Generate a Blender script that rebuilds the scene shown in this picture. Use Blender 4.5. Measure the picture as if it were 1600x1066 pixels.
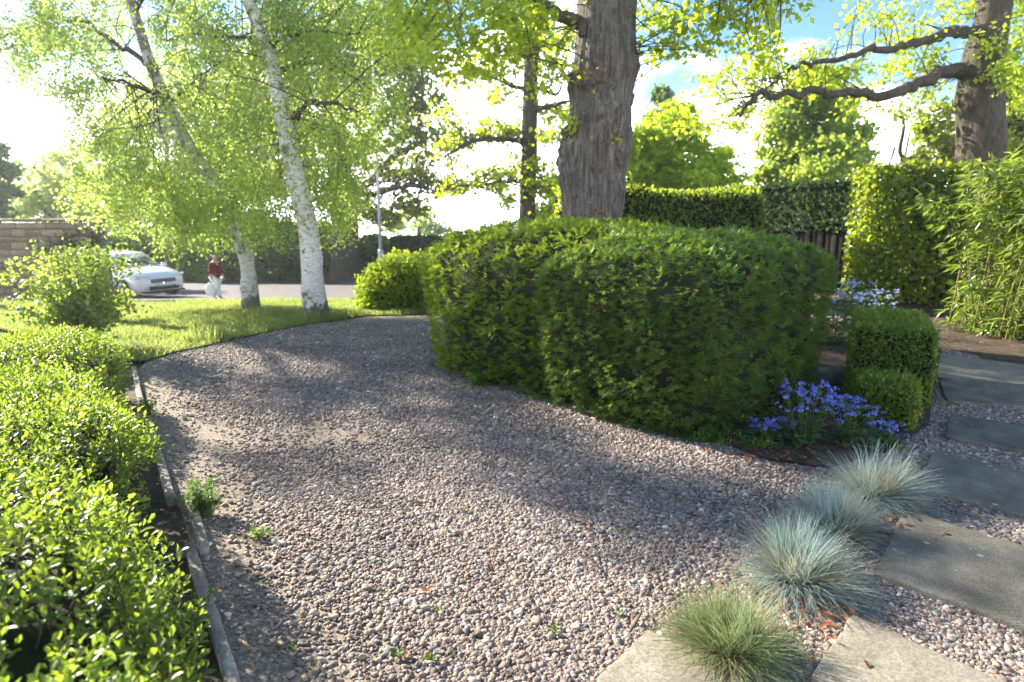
import bpy, math
import numpy as np
from mathutils import Vector, Matrix, Quaternion
from mathutils.geometry import delaunay_2d_cdt

R = math.radians
for o in list(bpy.data.objects):
    bpy.data.objects.remove(o)
S = bpy.context.scene
C = S.collection
rng = np.random.default_rng(11)

# ------------------------------------------------------------------ camera, sky, sun, exposure
PITCH, EYE = R(11.5), 1.6
cam = bpy.data.cameras.new('camera')
cam.sensor_width, cam.lens = 36.0, 22.5
cam.clip_start, cam.clip_end = 0.05, 2000
cam.dof.use_dof = True
cam.dof.focus_distance = 3.2
cam.dof.aperture_fstop = 2.6
camo = bpy.data.objects.new('camera', cam)
C.objects.link(camo)
camo.location = (0, 0, EYE)
camo.rotation_euler = (math.pi / 2 - PITCH, 0, 0)
S.camera = camo

SUN_AZ, SUN_EL = R(-54), R(27)          # azimuth measured from +Y towards +X
sun_dir = Vector((math.sin(SUN_AZ) * math.cos(SUN_EL), math.cos(SUN_AZ) * math.cos(SUN_EL), math.sin(SUN_EL)))

W = bpy.data.worlds.new('World')
S.world = W
W.use_nodes = True
nt = W.node_tree
nt.nodes.clear()


def nd(t, kind, **kw):
    n = t.nodes.new(kind)
    for k, v in kw.items():
        setattr(n, k, v)
    return n


def math_node(t, op, a, b=None, clamp=False):
    n = nd(t, 'ShaderNodeMath', operation=op, use_clamp=clamp)
    for i, v in enumerate((a, b)):
        if v is None:
            continue
        if isinstance(v, (int, float)):
            n.inputs[i].default_value = v
        else:
            t.links.new(v, n.inputs[i])
    return n.outputs[0]


tc = nd(nt, 'ShaderNodeTexCoord')
sep = nd(nt, 'ShaderNodeSeparateXYZ')
nt.links.new(tc.outputs['Generated'], sep.inputs[0])
zc = math_node(nt, 'MAXIMUM', sep.outputs['Z'], 0.03)
comb = nd(nt, 'ShaderNodeCombineXYZ')
nt.links.new(sep.outputs['X'], comb.inputs[0])
nt.links.new(sep.outputs['Y'], comb.inputs[1])
nt.links.new(zc, comb.inputs[2])
sky = nd(nt, 'ShaderNodeTexSky', sky_type='NISHITA', sun_disc=False)
sky.sun_elevation = SUN_EL
sky.sun_rotation = SUN_AZ
sky.altitude = 200
sky.air_density, sky.dust_density, sky.ozone_density = 1.0, 0.25, 3.0
nt.links.new(comb.outputs[0], sky.inputs['Vector'])
hsv = nd(nt, 'ShaderNodeHueSaturation')
hsv.inputs['Saturation'].default_value = 1.2
hsv.inputs['Value'].default_value = 0.40
nt.links.new(sky.outputs[0], hsv.inputs['Color'])
den = math_node(nt, 'ADD', zc, 0.22)
pr = nd(nt, 'ShaderNodeCombineXYZ')
nt.links.new(math_node(nt, 'DIVIDE', sep.outputs['X'], den), pr.inputs[0])
nt.links.new(math_node(nt, 'DIVIDE', sep.outputs['Y'], den), pr.inputs[1])
cn = nd(nt, 'ShaderNodeTexNoise')
cn.inputs['Scale'].default_value = 0.75
cn.inputs['Detail'].default_value = 7
cn.inputs['Roughness'].default_value = 0.55
nt.links.new(pr.outputs[0], cn.inputs['Vector'])
# more cloud towards the horizon all the way round
low = nd(nt, 'ShaderNodeMapRange')
low.inputs['From Min'].default_value = 0.05
low.inputs['From Max'].default_value = 0.30
low.inputs['To Min'].default_value = 0.26
low.inputs['To Max'].default_value = -0.10
nt.links.new(zc, low.inputs['Value'])
cov = nd(nt, 'ShaderNodeMapRange', interpolation_type='SMOOTHSTEP')
cov.inputs['From Min'].default_value = 0.49
cov.inputs['From Max'].default_value = 0.61
nt.links.new(math_node(nt, 'ADD', cn.outputs['Fac'], low.outputs[0]), cov.inputs['Value'])
mix = nd(nt, 'ShaderNodeMixRGB')
nt.links.new(cov.outputs[0], mix.inputs['Fac'])
nt.links.new(hsv.outputs[0], mix.inputs['Color1'])
mix.inputs['Color2'].default_value = (9.2, 9.5, 10.0, 1)
bg = nd(nt, 'ShaderNodeBackground')
bg.inputs['Strength'].default_value = 0.15
nt.links.new(mix.outputs[0], bg.inputs['Color'])
wo = nd(nt, 'ShaderNodeOutputWorld')
nt.links.new(bg.outputs[0], wo.inputs['Surface'])

sl = bpy.data.lights.new('sun', 'SUN')
sl.energy, sl.angle, sl.color = 4.5, R(0.53), (1.0, 0.93, 0.80)
so = bpy.data.objects.new('sun', sl)
C.objects.link(so)
so.location = (-20, 20, 30)
so.rotation_euler = sun_dir.to_track_quat('Z', 'Y').to_euler()

S.view_settings.view_transform = 'Standard'
S.view_settings.look = 'None'
S.view_settings.gamma = 1
S.view_settings.use_curve_mapping = False
S.view_settings.exposure = 2.2
S.render.engine = 'CYCLES'
S.cycles.use_denoising = True
S.cycles.max_bounces = 7
S.cycles.diffuse_bounces = 4
S.cycles.transmission_bounces = 5
S.cycles.transparent_max_bounces = 6
S.cycles.sample_clamp_indirect = 6

# ------------------------------------------------------------------ geometry of the place
CP, SP = math.cos(PITCH), math.sin(PITCH)
YS = [-60, 5, 8, 10, 12, 14, 16, 20, 24, 28, 34, 60, 120, 500]
ZS = [0, 0, -.03, -.09, -.2, -.37, -.6, -1.12, -1.47, -1.68, -1.9, -3.8, -10, -55]


def zgv(x, y):
    x, y = np.asarray(x, float), np.asarray(y, float)
    s = np.clip(x / 6, 0, 1)
    s = s * s * (3 - 2 * s)
    return np.interp(y - 6 * s, YS, ZS)


def zg(x, y):
    return float(zgv(x, y))


def ray(px, py):                        # direction seen at a pixel of the 1600 x 1066 photograph
    u, v = (px - 800) / 1000, (533 - py) / 1000
    return np.array([u, CP + v * SP, -SP + v * CP])


def P(px, py, Y):                       # the point at distance Y ahead
    d = ray(px, py)
    return d * (Y / d[1]) + np.array([0, 0, EYE])


def G(px, py, up=0.0):                  # the point on the ground
    d = ray(px, py)
    Y = np.arange(.5, 80, .01)
    q = d[None, :] * (Y / d[1])[:, None]
    k = int(np.argmax(EYE + q[:, 2] <= zgv(q[:, 0], Y) + up))
    return np.array([q[k, 0], Y[k], zg(q[k, 0], Y[k])])


EA, EV = np.array([-.96, 1.93]), np.array([-.545, .838])    # the timber edge of the drive
EN = np.array([-.838, -.545])


def E_(s, n=0.0):
    q = EA + EV * s + EN * n
    return np.array([q[0], q[1], zg(q[0], q[1])])


# ------------------------------------------------------------------ noise
def _h(i, j, k, seed):
    n = (i * 374761393 + j * 668265263 + k * 2147483647 + seed * 974711) & 0xFFFFFFFF
    n = ((n ^ (n >> 13)) * 1274126177) & 0xFFFFFFFF
    return ((n ^ (n >> 16)) & 0xFFFF) / 65535.0


def vnoise(p, seed=0):
    p = np.asarray(p, float)
    f = np.floor(p)
    t = p - f
    t = t * t * (3 - 2 * t)
    i, j, k = (f[:, a].astype(np.int64) for a in range(3))
    r = 0
    for a in (0, 1):
        for b in (0, 1):
            for c in (0, 1):
                w = (t[:, 0] if a else 1 - t[:, 0]) * (t[:, 1] if b else 1 - t[:, 1]) * (t[:, 2] if c else 1 - t[:, 2])
                r = r + w * _h(i + a, j + b, k + c, seed)
    return r * 2 - 1


def fbm(p, seed=0, o=3):
    r, a, s = 0, .6, 1.0
    for q in range(o):
        r = r + a * vnoise(np.asarray(p) * s, seed + q)
        a *= .5
        s *= 2.03
    return r


def unit(v):
    return v / np.maximum(np.linalg.norm(v, axis=-1, keepdims=True), 1e-9)


def rdir(n):
    return unit(rng.normal(size=(n, 3)))


# ------------------------------------------------------------------ meshes and objects
def mk(name, V, faces, mat=None, smooth=False):
    """faces: list of index tuples, or (loop indices, loop totals) arrays"""
    V = np.asarray(V, np.float32).reshape(-1, 3)
    if isinstance(faces, tuple):
        li, lt = faces
    else:
        lt = np.array([len(f) for f in faces], np.int32)
        li = np.array([i for f in faces for i in f], np.int32)
    me = bpy.data.meshes.new(name)
    me.vertices.add(len(V))
    me.vertices.foreach_set('co', V.ravel())
    me.loops.add(len(li))
    me.loops.foreach_set('vertex_index', np.asarray(li, np.int32))
    me.polygons.add(len(lt))
    ls = np.concatenate([[0], np.cumsum(lt)[:-1]]).astype(np.int32)
    me.polygons.foreach_set('loop_start', ls)
    me.polygons.foreach_set('loop_total', np.asarray(lt, np.int32))
    if smooth:
        me.polygons.foreach_set('use_smooth', np.ones(len(lt), bool))
    me.update(calc_edges=True)
    if mat:
        me.materials.append(mat)
    return me


def link(name, me, parent=None):
    """meshes come in world coordinates; children are shifted to their thing's base"""
    o = bpy.data.objects.new(name, me)
    C.objects.link(o)
    if parent is not None:
        off = Vector()
        q = parent
        while q is not None:
            off += q.location
            q = q.parent
        me.transform(Matrix.Translation(-off))
        o.parent = parent
    return o


def tag(o, label=None, cat=None, group=None, kind=None):
    for k, v in (('label', label), ('category', cat), ('group', group), ('kind', kind)):
        if v:
            o[k] = v
    return o


def thing(name, loc, label, cat, group=None):
    o = bpy.data.objects.new(name, None)
    o.empty_display_size = .2
    C.objects.link(o)
    o.location = Vector([float(a) for a in loc])
    return tag(o, label, cat, group)


class MB:
    def __init__(self):
        self.V, self.F, self.n = [], [], 0

    def add(self, V, F):
        V = np.asarray(V, float).reshape(-1, 3)
        self.F += [tuple(i + self.n for i in f) for f in F]
        self.V.append(V)
        self.n += len(V)
        return self

    def box(self, c, s, rz=0.0, top=1.0):
        x, y, z = np.array(s) / 2
        V = np.array([(sx * x * (top if sz > 0 else 1), sy * y * (top if sz > 0 else 1), sz * z)
                      for sz in (-1, 1) for sx, sy in ((-1, -1), (1, -1), (1, 1), (-1, 1))])
        ca, sa = math.cos(rz), math.sin(rz)
        V = np.c_[V[:, 0] * ca - V[:, 1] * sa, V[:, 0] * sa + V[:, 1] * ca, V[:, 2]] + np.array(c)
        return self.add(V, [(3, 2, 1, 0), (4, 5, 6, 7), (0, 1, 5, 4), (1, 2, 6, 5), (2, 3, 7, 6), (3, 0, 4, 7)])

    def tube(self, pts, rad, n=8, cap=True, wob=0.0):
        pts = np.asarray(pts, float)
        rad = np.broadcast_to(np.asarray(rad, float), (len(pts),))
        t = unit(np.gradient(pts, axis=0))
        ref = np.array([0, 0, 1.0]) if abs(t[:, 2]).mean() < .8 else np.array([1.0, 0, 0])
        a = unit(np.cross(t, ref))
        b = np.cross(t, a)
        th = np.arange(n) / n * 2 * math.pi
        rr = rad[:, None] * (1 + wob * rng.normal(size=(len(pts), n)))
        V = pts[:, None, :] + rr[:, :, None] * (np.cos(th)[None, :, None] * a[:, None, :] + np.sin(th)[None, :, None] * b[:, None, :])
        F = []
        for i in range(len(pts) - 1):
            for j in range(n):
                k = (j + 1) % n
                F.append((i * n + j, i * n + k, (i + 1) * n + k, (i + 1) * n + j))
        if cap:
            F.append(tuple(range(n - 1, -1, -1)))
            F.append(tuple((len(pts) - 1) * n + j for j in range(n)))
        return self.add(V.reshape(-1, 3), F)

    def mesh(self, name, mat, smooth=False):
        return mk(name, np.concatenate(self.V), self.F, mat, smooth)


def smooth_path(pts, n):
    pts = np.asarray(pts, float)
    m = len(pts)
    t = np.linspace(0, m - 1, n)
    i = np.clip(np.floor(t).astype(int), 0, m - 2)
    f = (t - i)[:, None]
    p0, p1, p2, p3 = pts[np.maximum(i - 1, 0)], pts[i], pts[i + 1], pts[np.minimum(i + 2, m - 1)]
    return .5 * ((2 * p1) + (-p0 + p2) * f + (2 * p0 - 5 * p1 + 4 * p2 - p3) * f ** 2 + (-p0 + 3 * p1 - 3 * p2 + p3) * f ** 3)


# ------------------------------------------------------------------ materials
def new_mat(name):
    m = bpy.data.materials.new(name)
    m.use_nodes = True
    t = m.node_tree
    t.nodes.clear()
    out = nd(t, 'ShaderNodeOutputMaterial')
    return m, t, out


def ramp(t, fac, stops):
    r = nd(t, 'ShaderNodeValToRGB')
    el = r.color_ramp.elements
    while len(el) > 1:
        el.remove(el[-1])
    el[0].position, el[0].color = stops[0][0], (*stops[0][1], 1)
    for p, c in stops[1:]:
        e = el.new(p)
        e.color = (*c, 1)
    t.links.new(fac, r.inputs[0])
    return r.outputs[0]


def noise(t, scale, detail=4, rough=.55, vec=None, stretch=None, dim='Object'):
    n = nd(t, 'ShaderNodeTexNoise')
    n.inputs['Scale'].default_value = scale
    n.inputs['Detail'].default_value = detail
    n.inputs['Roughness'].default_value = rough
    if vec is None:
        vec = nd(t, 'ShaderNodeTexCoord').outputs[dim]
    if stretch:
        mp = nd(t, 'ShaderNodeMapping')
        mp.inputs['Scale'].default_value = stretch
        t.links.new(vec, mp.inputs['Vector'])
        vec = mp.outputs[0]
    t.links.new(vec, n.inputs['Vector'])
    return n.outputs['Fac']


def bump(t, h, dist=.01, strength=1.0):
    b = nd(t, 'ShaderNodeBump')
    b.inputs['Distance'].default_value = dist
    b.inputs['Strength'].default_value = strength
    t.links.new(h, b.inputs['Height'])
    return b.outputs[0]


def leaf_mat(name, cols, trans, fac=.45, rough=.5, spec=.4, patch=.35, patch_scale=1.2):
    m, t, out = new_mat(name)
    geo = nd(t, 'ShaderNodeNewGeometry')
    oi = nd(t, 'ShaderNodeObjectInfo')
    v = math_node(t, 'FRACT', math_node(t, 'ADD', geo.outputs['Random Per Island'], oi.outputs['Random']))
    nz = noise(t, patch_scale, 3, vec=geo.outputs['Position'])
    nz = math_node(t, 'MULTIPLY', math_node(t, 'SUBTRACT', nz, .5), patch * 2.5)
    v = math_node(t, 'ADD', math_node(t, 'MULTIPLY', v, .75), math_node(t, 'ADD', nz, .125), clamp=True)
    n = len(cols)
    col = ramp(t, v, [(i / (n - 1), c) for i, c in enumerate(cols)])
    b = nd(t, 'ShaderNodeBsdfPrincipled')
    t.links.new(col, b.inputs['Base Color'])
    b.inputs['Roughness'].default_value = rough
    b.inputs['Specular IOR Level'].default_value = spec
    tr = nd(t, 'ShaderNodeBsdfTranslucent')
    mx = nd(t, 'ShaderNodeMixRGB', blend_type='MULTIPLY')
    mx.inputs['Fac'].default_value = 1
    g = nd(t, 'ShaderNodeMapRange')
    g.inputs['To Min'].default_value, g.inputs['To Max'].default_value = .65, 1.25
    t.links.new(v, g.inputs['Value'])
    t.links.new(g.outputs[0], mx.inputs['Color1'])
    mx.inputs['Color2'].default_value = (*trans, 1)
    t.links.new(mx.outputs[0], tr.inputs['Color'])
    ms = nd(t, 'ShaderNodeMixShader')
    ms.inputs['Fac'].default_value = fac
    t.links.new(b.outputs[0], ms.inputs[1])
    t.links.new(tr.outputs[0], ms.inputs[2])
    t.links.new(ms.outputs[0], out.inputs['Surface'])
    return m


def plain(name, col, rough=.6, spec=.5, metal=0, var=0.0, scale=8, bmp=0, coat=0):
    m, t, out = new_mat(name)
    b = nd(t, 'ShaderNodeBsdfPrincipled')
    b.inputs['Roughness'].default_value = rough
    b.inputs['Specular IOR Level'].default_value = spec
    b.inputs['Metallic'].default_value = metal
    b.inputs['Coat Weight'].default_value = coat
    b.inputs['Base Color'].default_value = (*col, 1)
    if var:
        f = noise(t, scale, 5)
        c = ramp(t, f, [(.3, tuple(a * (1 - var) for a in col)), (.7, tuple(min(1, a * (1 + var)) for a in col))])
        t.links.new(c, b.inputs['Base Color'])
        if bmp:
            t.links.new(bump(t, f, bmp), b.inputs['Normal'])
    t.links.new(b.outputs[0], out.inputs['Surface'])
    return m


def surf(name, stops, scale, rough=.9, bmp=.01, stretch=None, detail=8, spec=.3, fine=None, objvar=0.0, dim='Object'):
    m, t, out = new_mat(name)
    f = noise(t, scale, detail, .62, stretch=stretch, dim=dim)
    col = ramp(t, f, stops)
    if fine:
        f2 = noise(t, fine[0], 3, .6, dim=dim)
        mx = nd(t, 'ShaderNodeMixRGB', blend_type='MULTIPLY')
        mx.inputs['Fac'].default_value = fine[1]
        t.links.new(col, mx.inputs['Color1'])
        t.links.new(ramp(t, f2, [(.35, (.45, .45, .45)), (.62, (1.3, 1.3, 1.3))]), mx.inputs['Color2'])
        col = mx.outputs[0]
    if objvar:
        oi = nd(t, 'ShaderNodeObjectInfo')
        mx = nd(t, 'ShaderNodeMixRGB', blend_type='MULTIPLY')
        mx.inputs['Fac'].default_value = 1
        t.links.new(col, mx.inputs['Color1'])
        t.links.new(ramp(t, oi.outputs['Random'], [(0, (1 - objvar,) * 3), (1, (1 + objvar, 1 + objvar * .9, 1 + objvar * .75))]), mx.inputs['Color2'])
        col = mx.outputs[0]
    b = nd(t, 'ShaderNodeBsdfPrincipled')
    b.inputs['Roughness'].default_value = rough
    b.inputs['Specular IOR Level'].default_value = spec
    t.links.new(col, b.inputs['Base Color'])
    if bmp:
        t.links.new(bump(t, f, bmp), b.inputs['Normal'])
    t.links.new(b.outputs[0], out.inputs['Surface'])
    return m


M = {}
M['soil'] = surf('soil', [(.3, (.035, .024, .016)), (.55, (.075, .052, .035)), (.75, (.13, .095, .066))], 9, bmp=.02, fine=(60, .6))
M['gravel_bed'] = surf('gravel_bed', [(.3, (.13, .10, .075)), (.5, (.24, .19, .145)), (.72, (.36, .30, .235))], 34, bmp=.012, fine=(90, .7))
M['asphalt'] = surf('asphalt', [(.3, (.085, .078, .078)), (.6, (.135, .122, .118)), (.8, (.19, .17, .16))], 3, bmp=.004, fine=(70, .4))
M['pavement'] = surf('pavement', [(.3, (.06, .058, .056)), (.6, (.10, .096, .09)), (.8, (.15, .14, .125))], 2.2, bmp=.004, fine=(60, .4))
M['turf'] = surf('turf', [(.3, (.035, .060, .012)), (.6, (.065, .105, .02)), (.8, (.11, .14, .035))], 3, bmp=.02, fine=(50, .5))
M['grass'] = leaf_mat('grass_blade', [(.075, .105, .026), (.115, .145, .038), (.17, .19, .06)], (.46, .55, .13), .45, .5, .3, .5, .9)
M['dark_ground'] = surf('dark_ground', [(.3, (.03, .04, .015)), (.7, (.07, .08, .03))], .5, bmp=.02)
M['slab_shade_tone'] = surf('slab_shade_tone', [(.28, (.085, .075, .055)), (.44, (.135, .122, .094)), (.58, (.185, .168, .132)), (.72, (.27, .25, .205))], 5, .88, .005, fine=(120, .75), objvar=.10)  # darker copy for slabs lying in shade, the shade mixed into the colour
def spots(m):
    t = m.node_tree
    b = [n for n in t.nodes if n.type == 'BSDF_PRINCIPLED'][0]
    src = b.inputs['Base Color'].links[0].from_socket
    vo = nd(t, 'ShaderNodeTexVoronoi')
    vo.inputs['Scale'].default_value = 11
    oi = nd(t, 'ShaderNodeObjectInfo')
    ad = nd(t, 'ShaderNodeVectorMath', operation='ADD')
    t.links.new(nd(t, 'ShaderNodeTexCoord').outputs['Object'], ad.inputs[0])
    t.links.new(oi.outputs['Location'], ad.inputs[1])
    t.links.new(ad.outputs[0], vo.inputs['Vector'])
    sepc = nd(t, 'ShaderNodeSeparateColor')
    t.links.new(vo.outputs['Color'], sepc.inputs[0])
    sz = math_node(t, 'MULTIPLY', math_node(t, 'SUBTRACT', sepc.outputs[0], .55, True), .38)
    mk_ = math_node(t, 'LESS_THAN', vo.outputs['Distance'], sz)
    mx = nd(t, 'ShaderNodeMixRGB')
    t.links.new(math_node(t, 'MULTIPLY', mk_, .6), mx.inputs['Fac'])
    t.links.new(src, mx.inputs['Color1'])
    mx.inputs['Color2'].default_value = (.42, .42, .38, 1)
    t.links.new(mx.outputs[0], b.inputs['Base Color'])


spots(M['slab_shade_tone'])
M['slab_sun_tone'] = surf('slab_sun_tone', [(.28, (.14, .125, .095)), (.5, (.215, .19, .145)), (.75, (.30, .27, .215))], 5, .88, .005, fine=(110, .65), objvar=.08)  # lighter copy for slabs in the sun, the light mixed into the colour
M['timber'] = surf('timber', [(.3, (.14, .12, .095)), (.55, (.27, .24, .195)), (.75, (.40, .365, .31))], 5, .85, .002, stretch=(1, 1, 1), fine=(60, .5))
M['stone_wall'] = surf('stone_wall', [(.25, (.11, .085, .055)), (.5, (.22, .175, .11)), (.75, (.32, .265, .175))], 6, .95, .012, fine=(40, .4), objvar=.28)
M['mortar'] = surf('mortar', [(.3, (.14, .125, .10)), (.7, (.24, .215, .175))], 20, .95, .006)
M['bed_stone'] = surf('bed_stone', [(.3, (.10, .095, .075)), (.7, (.22, .205, .165))], 9, .95, .01, fine=(60, .4))
M['fence_board'] = surf('fence_board', [(.3, (.008, .008, .007)), (.7, (.018, .018, .015))], 4, .95, .003, spec=.02, objvar=.25)
M['twig'] = surf('twig', [(.3, (.05, .035, .022)), (.7, (.12, .085, .055))], 20, .9, .003)
M['shade_core'] = surf('shade_core', [(.3, (.008, .012, .004)), (.7, (.022, .028, .010))], 9, .95, .02)  # near-black green standing in for the shade inside foliage
M['limb_dark'] = surf('limb_dark', [(.3, (.035, .028, .02)), (.55, (.075, .062, .045)), (.75, (.12, .105, .075))], 14, .95, .02, stretch=(1, 1, .35))
M['oak_bark'] = surf('oak_bark', [(.28, (.03, .025, .020)), (.46, (.095, .081, .068)), (.62, (.17, .15, .13)), (.78, (.27, .245, .215))], 9, .95, .035, stretch=(2.6, 2.6, .30), fine=(38, .55))
M['burr'] = surf('burr', [(.3, (.045, .033, .026)), (.55, (.12, .09, .068)), (.8, (.22, .175, .145))], 18, .95, .05)
M['brown_leaf'] = leaf_mat('brown_leaf', [(.14, .05, .025), (.26, .11, .05), (.36, .19, .10)], (.4, .16, .05), .2, .6, .3)


def birch_bark(nm='birch_bark', extra=0.0, tone=1.0):
    m, t, out = new_mat(nm)
    tcn = nd(t, 'ShaderNodeTexCoord').outputs['Object']
    f1 = noise(t, 5, 6, .65, vec=tcn, stretch=(1, 1, .9))
    f2 = noise(t, 9, 5, .6, vec=tcn, stretch=(1, 1, 5.5))
    f3 = noise(t, 26, 4, .6, vec=tcn, stretch=(.6, .6, 4))
    white = ramp(t, f3, [(.3, (.40 * tone, .35 * tone, .30 * tone)), (.55, (.66 * tone, .61 * tone, .56 * tone)), (.8, (.80 * tone, .77 * tone, .73 * tone))])
    mx = nd(t, 'ShaderNodeMixRGB')
    t.links.new(ramp(t, f2, [(.575, (0, 0, 0)), (.66, (1, 1, 1))]), mx.inputs['Fac'])
    t.links.new(white, mx.inputs['Color1'])
    mx.inputs['Color2'].default_value = (.07, .055, .045, 1)
    # rough dark plates, more of them at the foot and up in the crown
    z = nd(t, 'ShaderNodeSeparateXYZ')
    t.links.new(tcn, z.inputs[0])
    foot = nd(t, 'ShaderNodeMapRange')
    foot.inputs['From Min'].default_value, foot.inputs['From Max'].default_value = 0.0, .55
    foot.inputs['To Min'].default_value, foot.inputs['To Max'].default_value = .30, 0
    t.links.new(z.outputs[2], foot.inputs['Value'])
    top = nd(t, 'ShaderNodeMapRange')
    top.inputs['From Min'].default_value, top.inputs['From Max'].default_value = 2.0, 5.5
    top.inputs['To Min'].default_value, top.inputs['To Max'].default_value = 0, .17
    t.links.new(z.outputs[2], top.inputs['Value'])
    s = math_node(t, 'ADD', f1, math_node(t, 'ADD', foot.outputs[0], top.outputs[0]))
    mx2 = nd(t, 'ShaderNodeMixRGB')
    t.links.new(ramp(t, s, [(.595 - extra, (0, 0, 0)), (.68 - extra, (1, 1, 1))]), mx2.inputs['Fac'])
    t.links.new(mx.outputs[0], mx2.inputs['Color1'])
    t.links.new(ramp(t, f3, [(.3, (.06, .05, .035)), (.7, (.17, .145, .11))]), mx2.inputs['Color2'])
    b = nd(t, 'ShaderNodeBsdfPrincipled')
    b.inputs['Roughness'].default_value = .75
    t.links.new(mx2.outputs[0], b.inputs['Base Color'])
    t.links.new(bump(t, s, .02, .8), b.inputs['Normal'])
    t.links.new(b.outputs[0], out.inputs['Surface'])
    return m


M['birch_bark'] = birch_bark()
M['birch_bark_dark'] = birch_bark('birch_bark_dark', .05, .75)

M['birch_leaf'] = leaf_mat('birch_leaf', [(.07, .115, .025), (.11, .16, .035), (.155, .205, .05)], (.62, .78, .13), .52, .38, .5, .4, .8)
M['oak_leaf'] = leaf_mat('oak_leaf', [(.09, .145, .010), (.135, .195, .014), (.19, .25, .022)], (.74, .88, .05), .52, .45, .4, .3, .9)
M['far_oak_leaf'] = leaf_mat('far_oak_leaf', [(.055, .085, .014), (.09, .12, .02), (.13, .15, .03)], (.46, .55, .07), .48, .5, .3, .4, .35)
M['lime_leaf'] = leaf_mat('lime_leaf', [(.11, .17, .015), (.16, .225, .02), (.21, .27, .03)], (.74, .90, .06), .58, .5, .3, .3, .5)
M['larch_leaf'] = leaf_mat('larch_leaf', [(.10, .15, .02), (.14, .20, .03), (.19, .25, .045)], (.68, .84, .12), .48, .6, .2, .4, .3)
M['pale_leaf'] = leaf_mat('pale_leaf', [(.12, .17, .055), (.17, .22, .07), (.23, .275, .10)], (.72, .84, .28), .58, .6, .2, .4, .2)
M['dark_leaf'] = leaf_mat('dark_leaf', [(.022, .05, .013), (.042, .08, .02), (.07, .12, .028)], (.26, .42, .06), .38, .5, .3, .4, .4)
M['under_leaf'] = leaf_mat('under_leaf', [(.035, .07, .018), (.075, .12, .028), (.13, .18, .045)], (.50, .68, .09), .5, .5, .3, .5, .5)
M['shrub_leaf'] = leaf_mat('shrub_leaf', [(.018, .045, .010), (.04, .09, .013), (.075, .14, .017), (.13, .20, .022), (.20, .235, .035)], (.48, .64, .05), .40, .38, .42, .55, 3.2)
M['loose_leaf'] = leaf_mat('loose_leaf', [(.06, .10, .02), (.095, .14, .03), (.13, .18, .04)], (.52, .66, .09), .45, .38, .5, .35, 2)
M['yew_light'] = leaf_mat('yew_light', [(.045, .085, .010), (.105, .165, .015), (.20, .265, .025)], (.60, .74, .05), .40, .45, .3, .6, 12)
M['yew_dark'] = leaf_mat('yew_dark', [(.022, .055, .015), (.058, .112, .026), (.14, .20, .042)], (.40, .58, .06), .36, .42, .4, .6, 12)
M['box_leaf'] = leaf_mat('box_leaf', [(.045, .085, .010), (.075, .125, .014), (.11, .16, .02)], (.42, .56, .04), .35, .4, .4, .4, 4)
M['lime_bush'] = leaf_mat('lime_bush', [(.075, .13, .012), (.115, .175, .016), (.16, .22, .022)], (.58, .72, .04), .42, .5, .3, .35, 2)
M['beech_leaf'] = leaf_mat('beech_leaf', [(.04, .075, .012), (.075, .12, .016), (.13, .16, .025)], (.55, .66, .05), .42, .4, .4, .5, 1.6)
M['ivy_leaf'] = leaf_mat('ivy_leaf', [(.015, .035, .010), (.028, .055, .014), (.05, .085, .02)], (.12, .22, .03), .25, .6, .15, .4, 1.5)
M['bamboo_leaf'] = leaf_mat('bamboo_leaf', [(.04, .08, .018), (.075, .12, .024), (.13, .16, .04)], (.42, .54, .07), .4, .32, .6, .45, 1.8)
M['herb_leaf'] = leaf_mat('herb_leaf', [(.04, .085, .025), (.065, .12, .035), (.09, .15, .045)], (.28, .45, .07), .35, .5, .3)
M['weed_leaf'] = leaf_mat('weed_leaf', [(.05, .11, .012), (.08, .15, .018), (.11, .18, .03)], (.36, .6, .04), .4, .5, .3)
M['fescue'] = leaf_mat('fescue', [(.18, .27, .25), (.25, .35, .325), (.33, .42, .39), (.42, .45, .36)], (.42, .52, .46), .3, .5, .3, .2, 3)
M['fescue_straw'] = leaf_mat('fescue_straw', [(.22, .16, .09), (.33, .25, .14), (.42, .34, .20)], (.45, .34, .16), .3, .6, .2)
M['fescue_green'] = leaf_mat('fescue_green', [(.12, .17, .095), (.18, .23, .12), (.26, .29, .14)], (.38, .46, .18), .3, .5, .3, .2, 3)
M['blue_petal'] = leaf_mat('blue_petal', [(.10, .13, .52), (.15, .19, .64), (.24, .28, .74)], (.22, .26, .8), .3, .5, .2)
M['pale_petal'] = leaf_mat('pale_petal', [(.30, .36, .66), (.42, .48, .76), (.55, .6, .82)], (.5, .55, .85), .3, .5, .2)
M['cane'] = plain('cane', (.22, .17, .06), .5, .4, var=.3)
M['steel'] = plain('galvanised_steel', (.50, .53, .53), .5, .5, .1, var=.12, scale=6)

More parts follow.
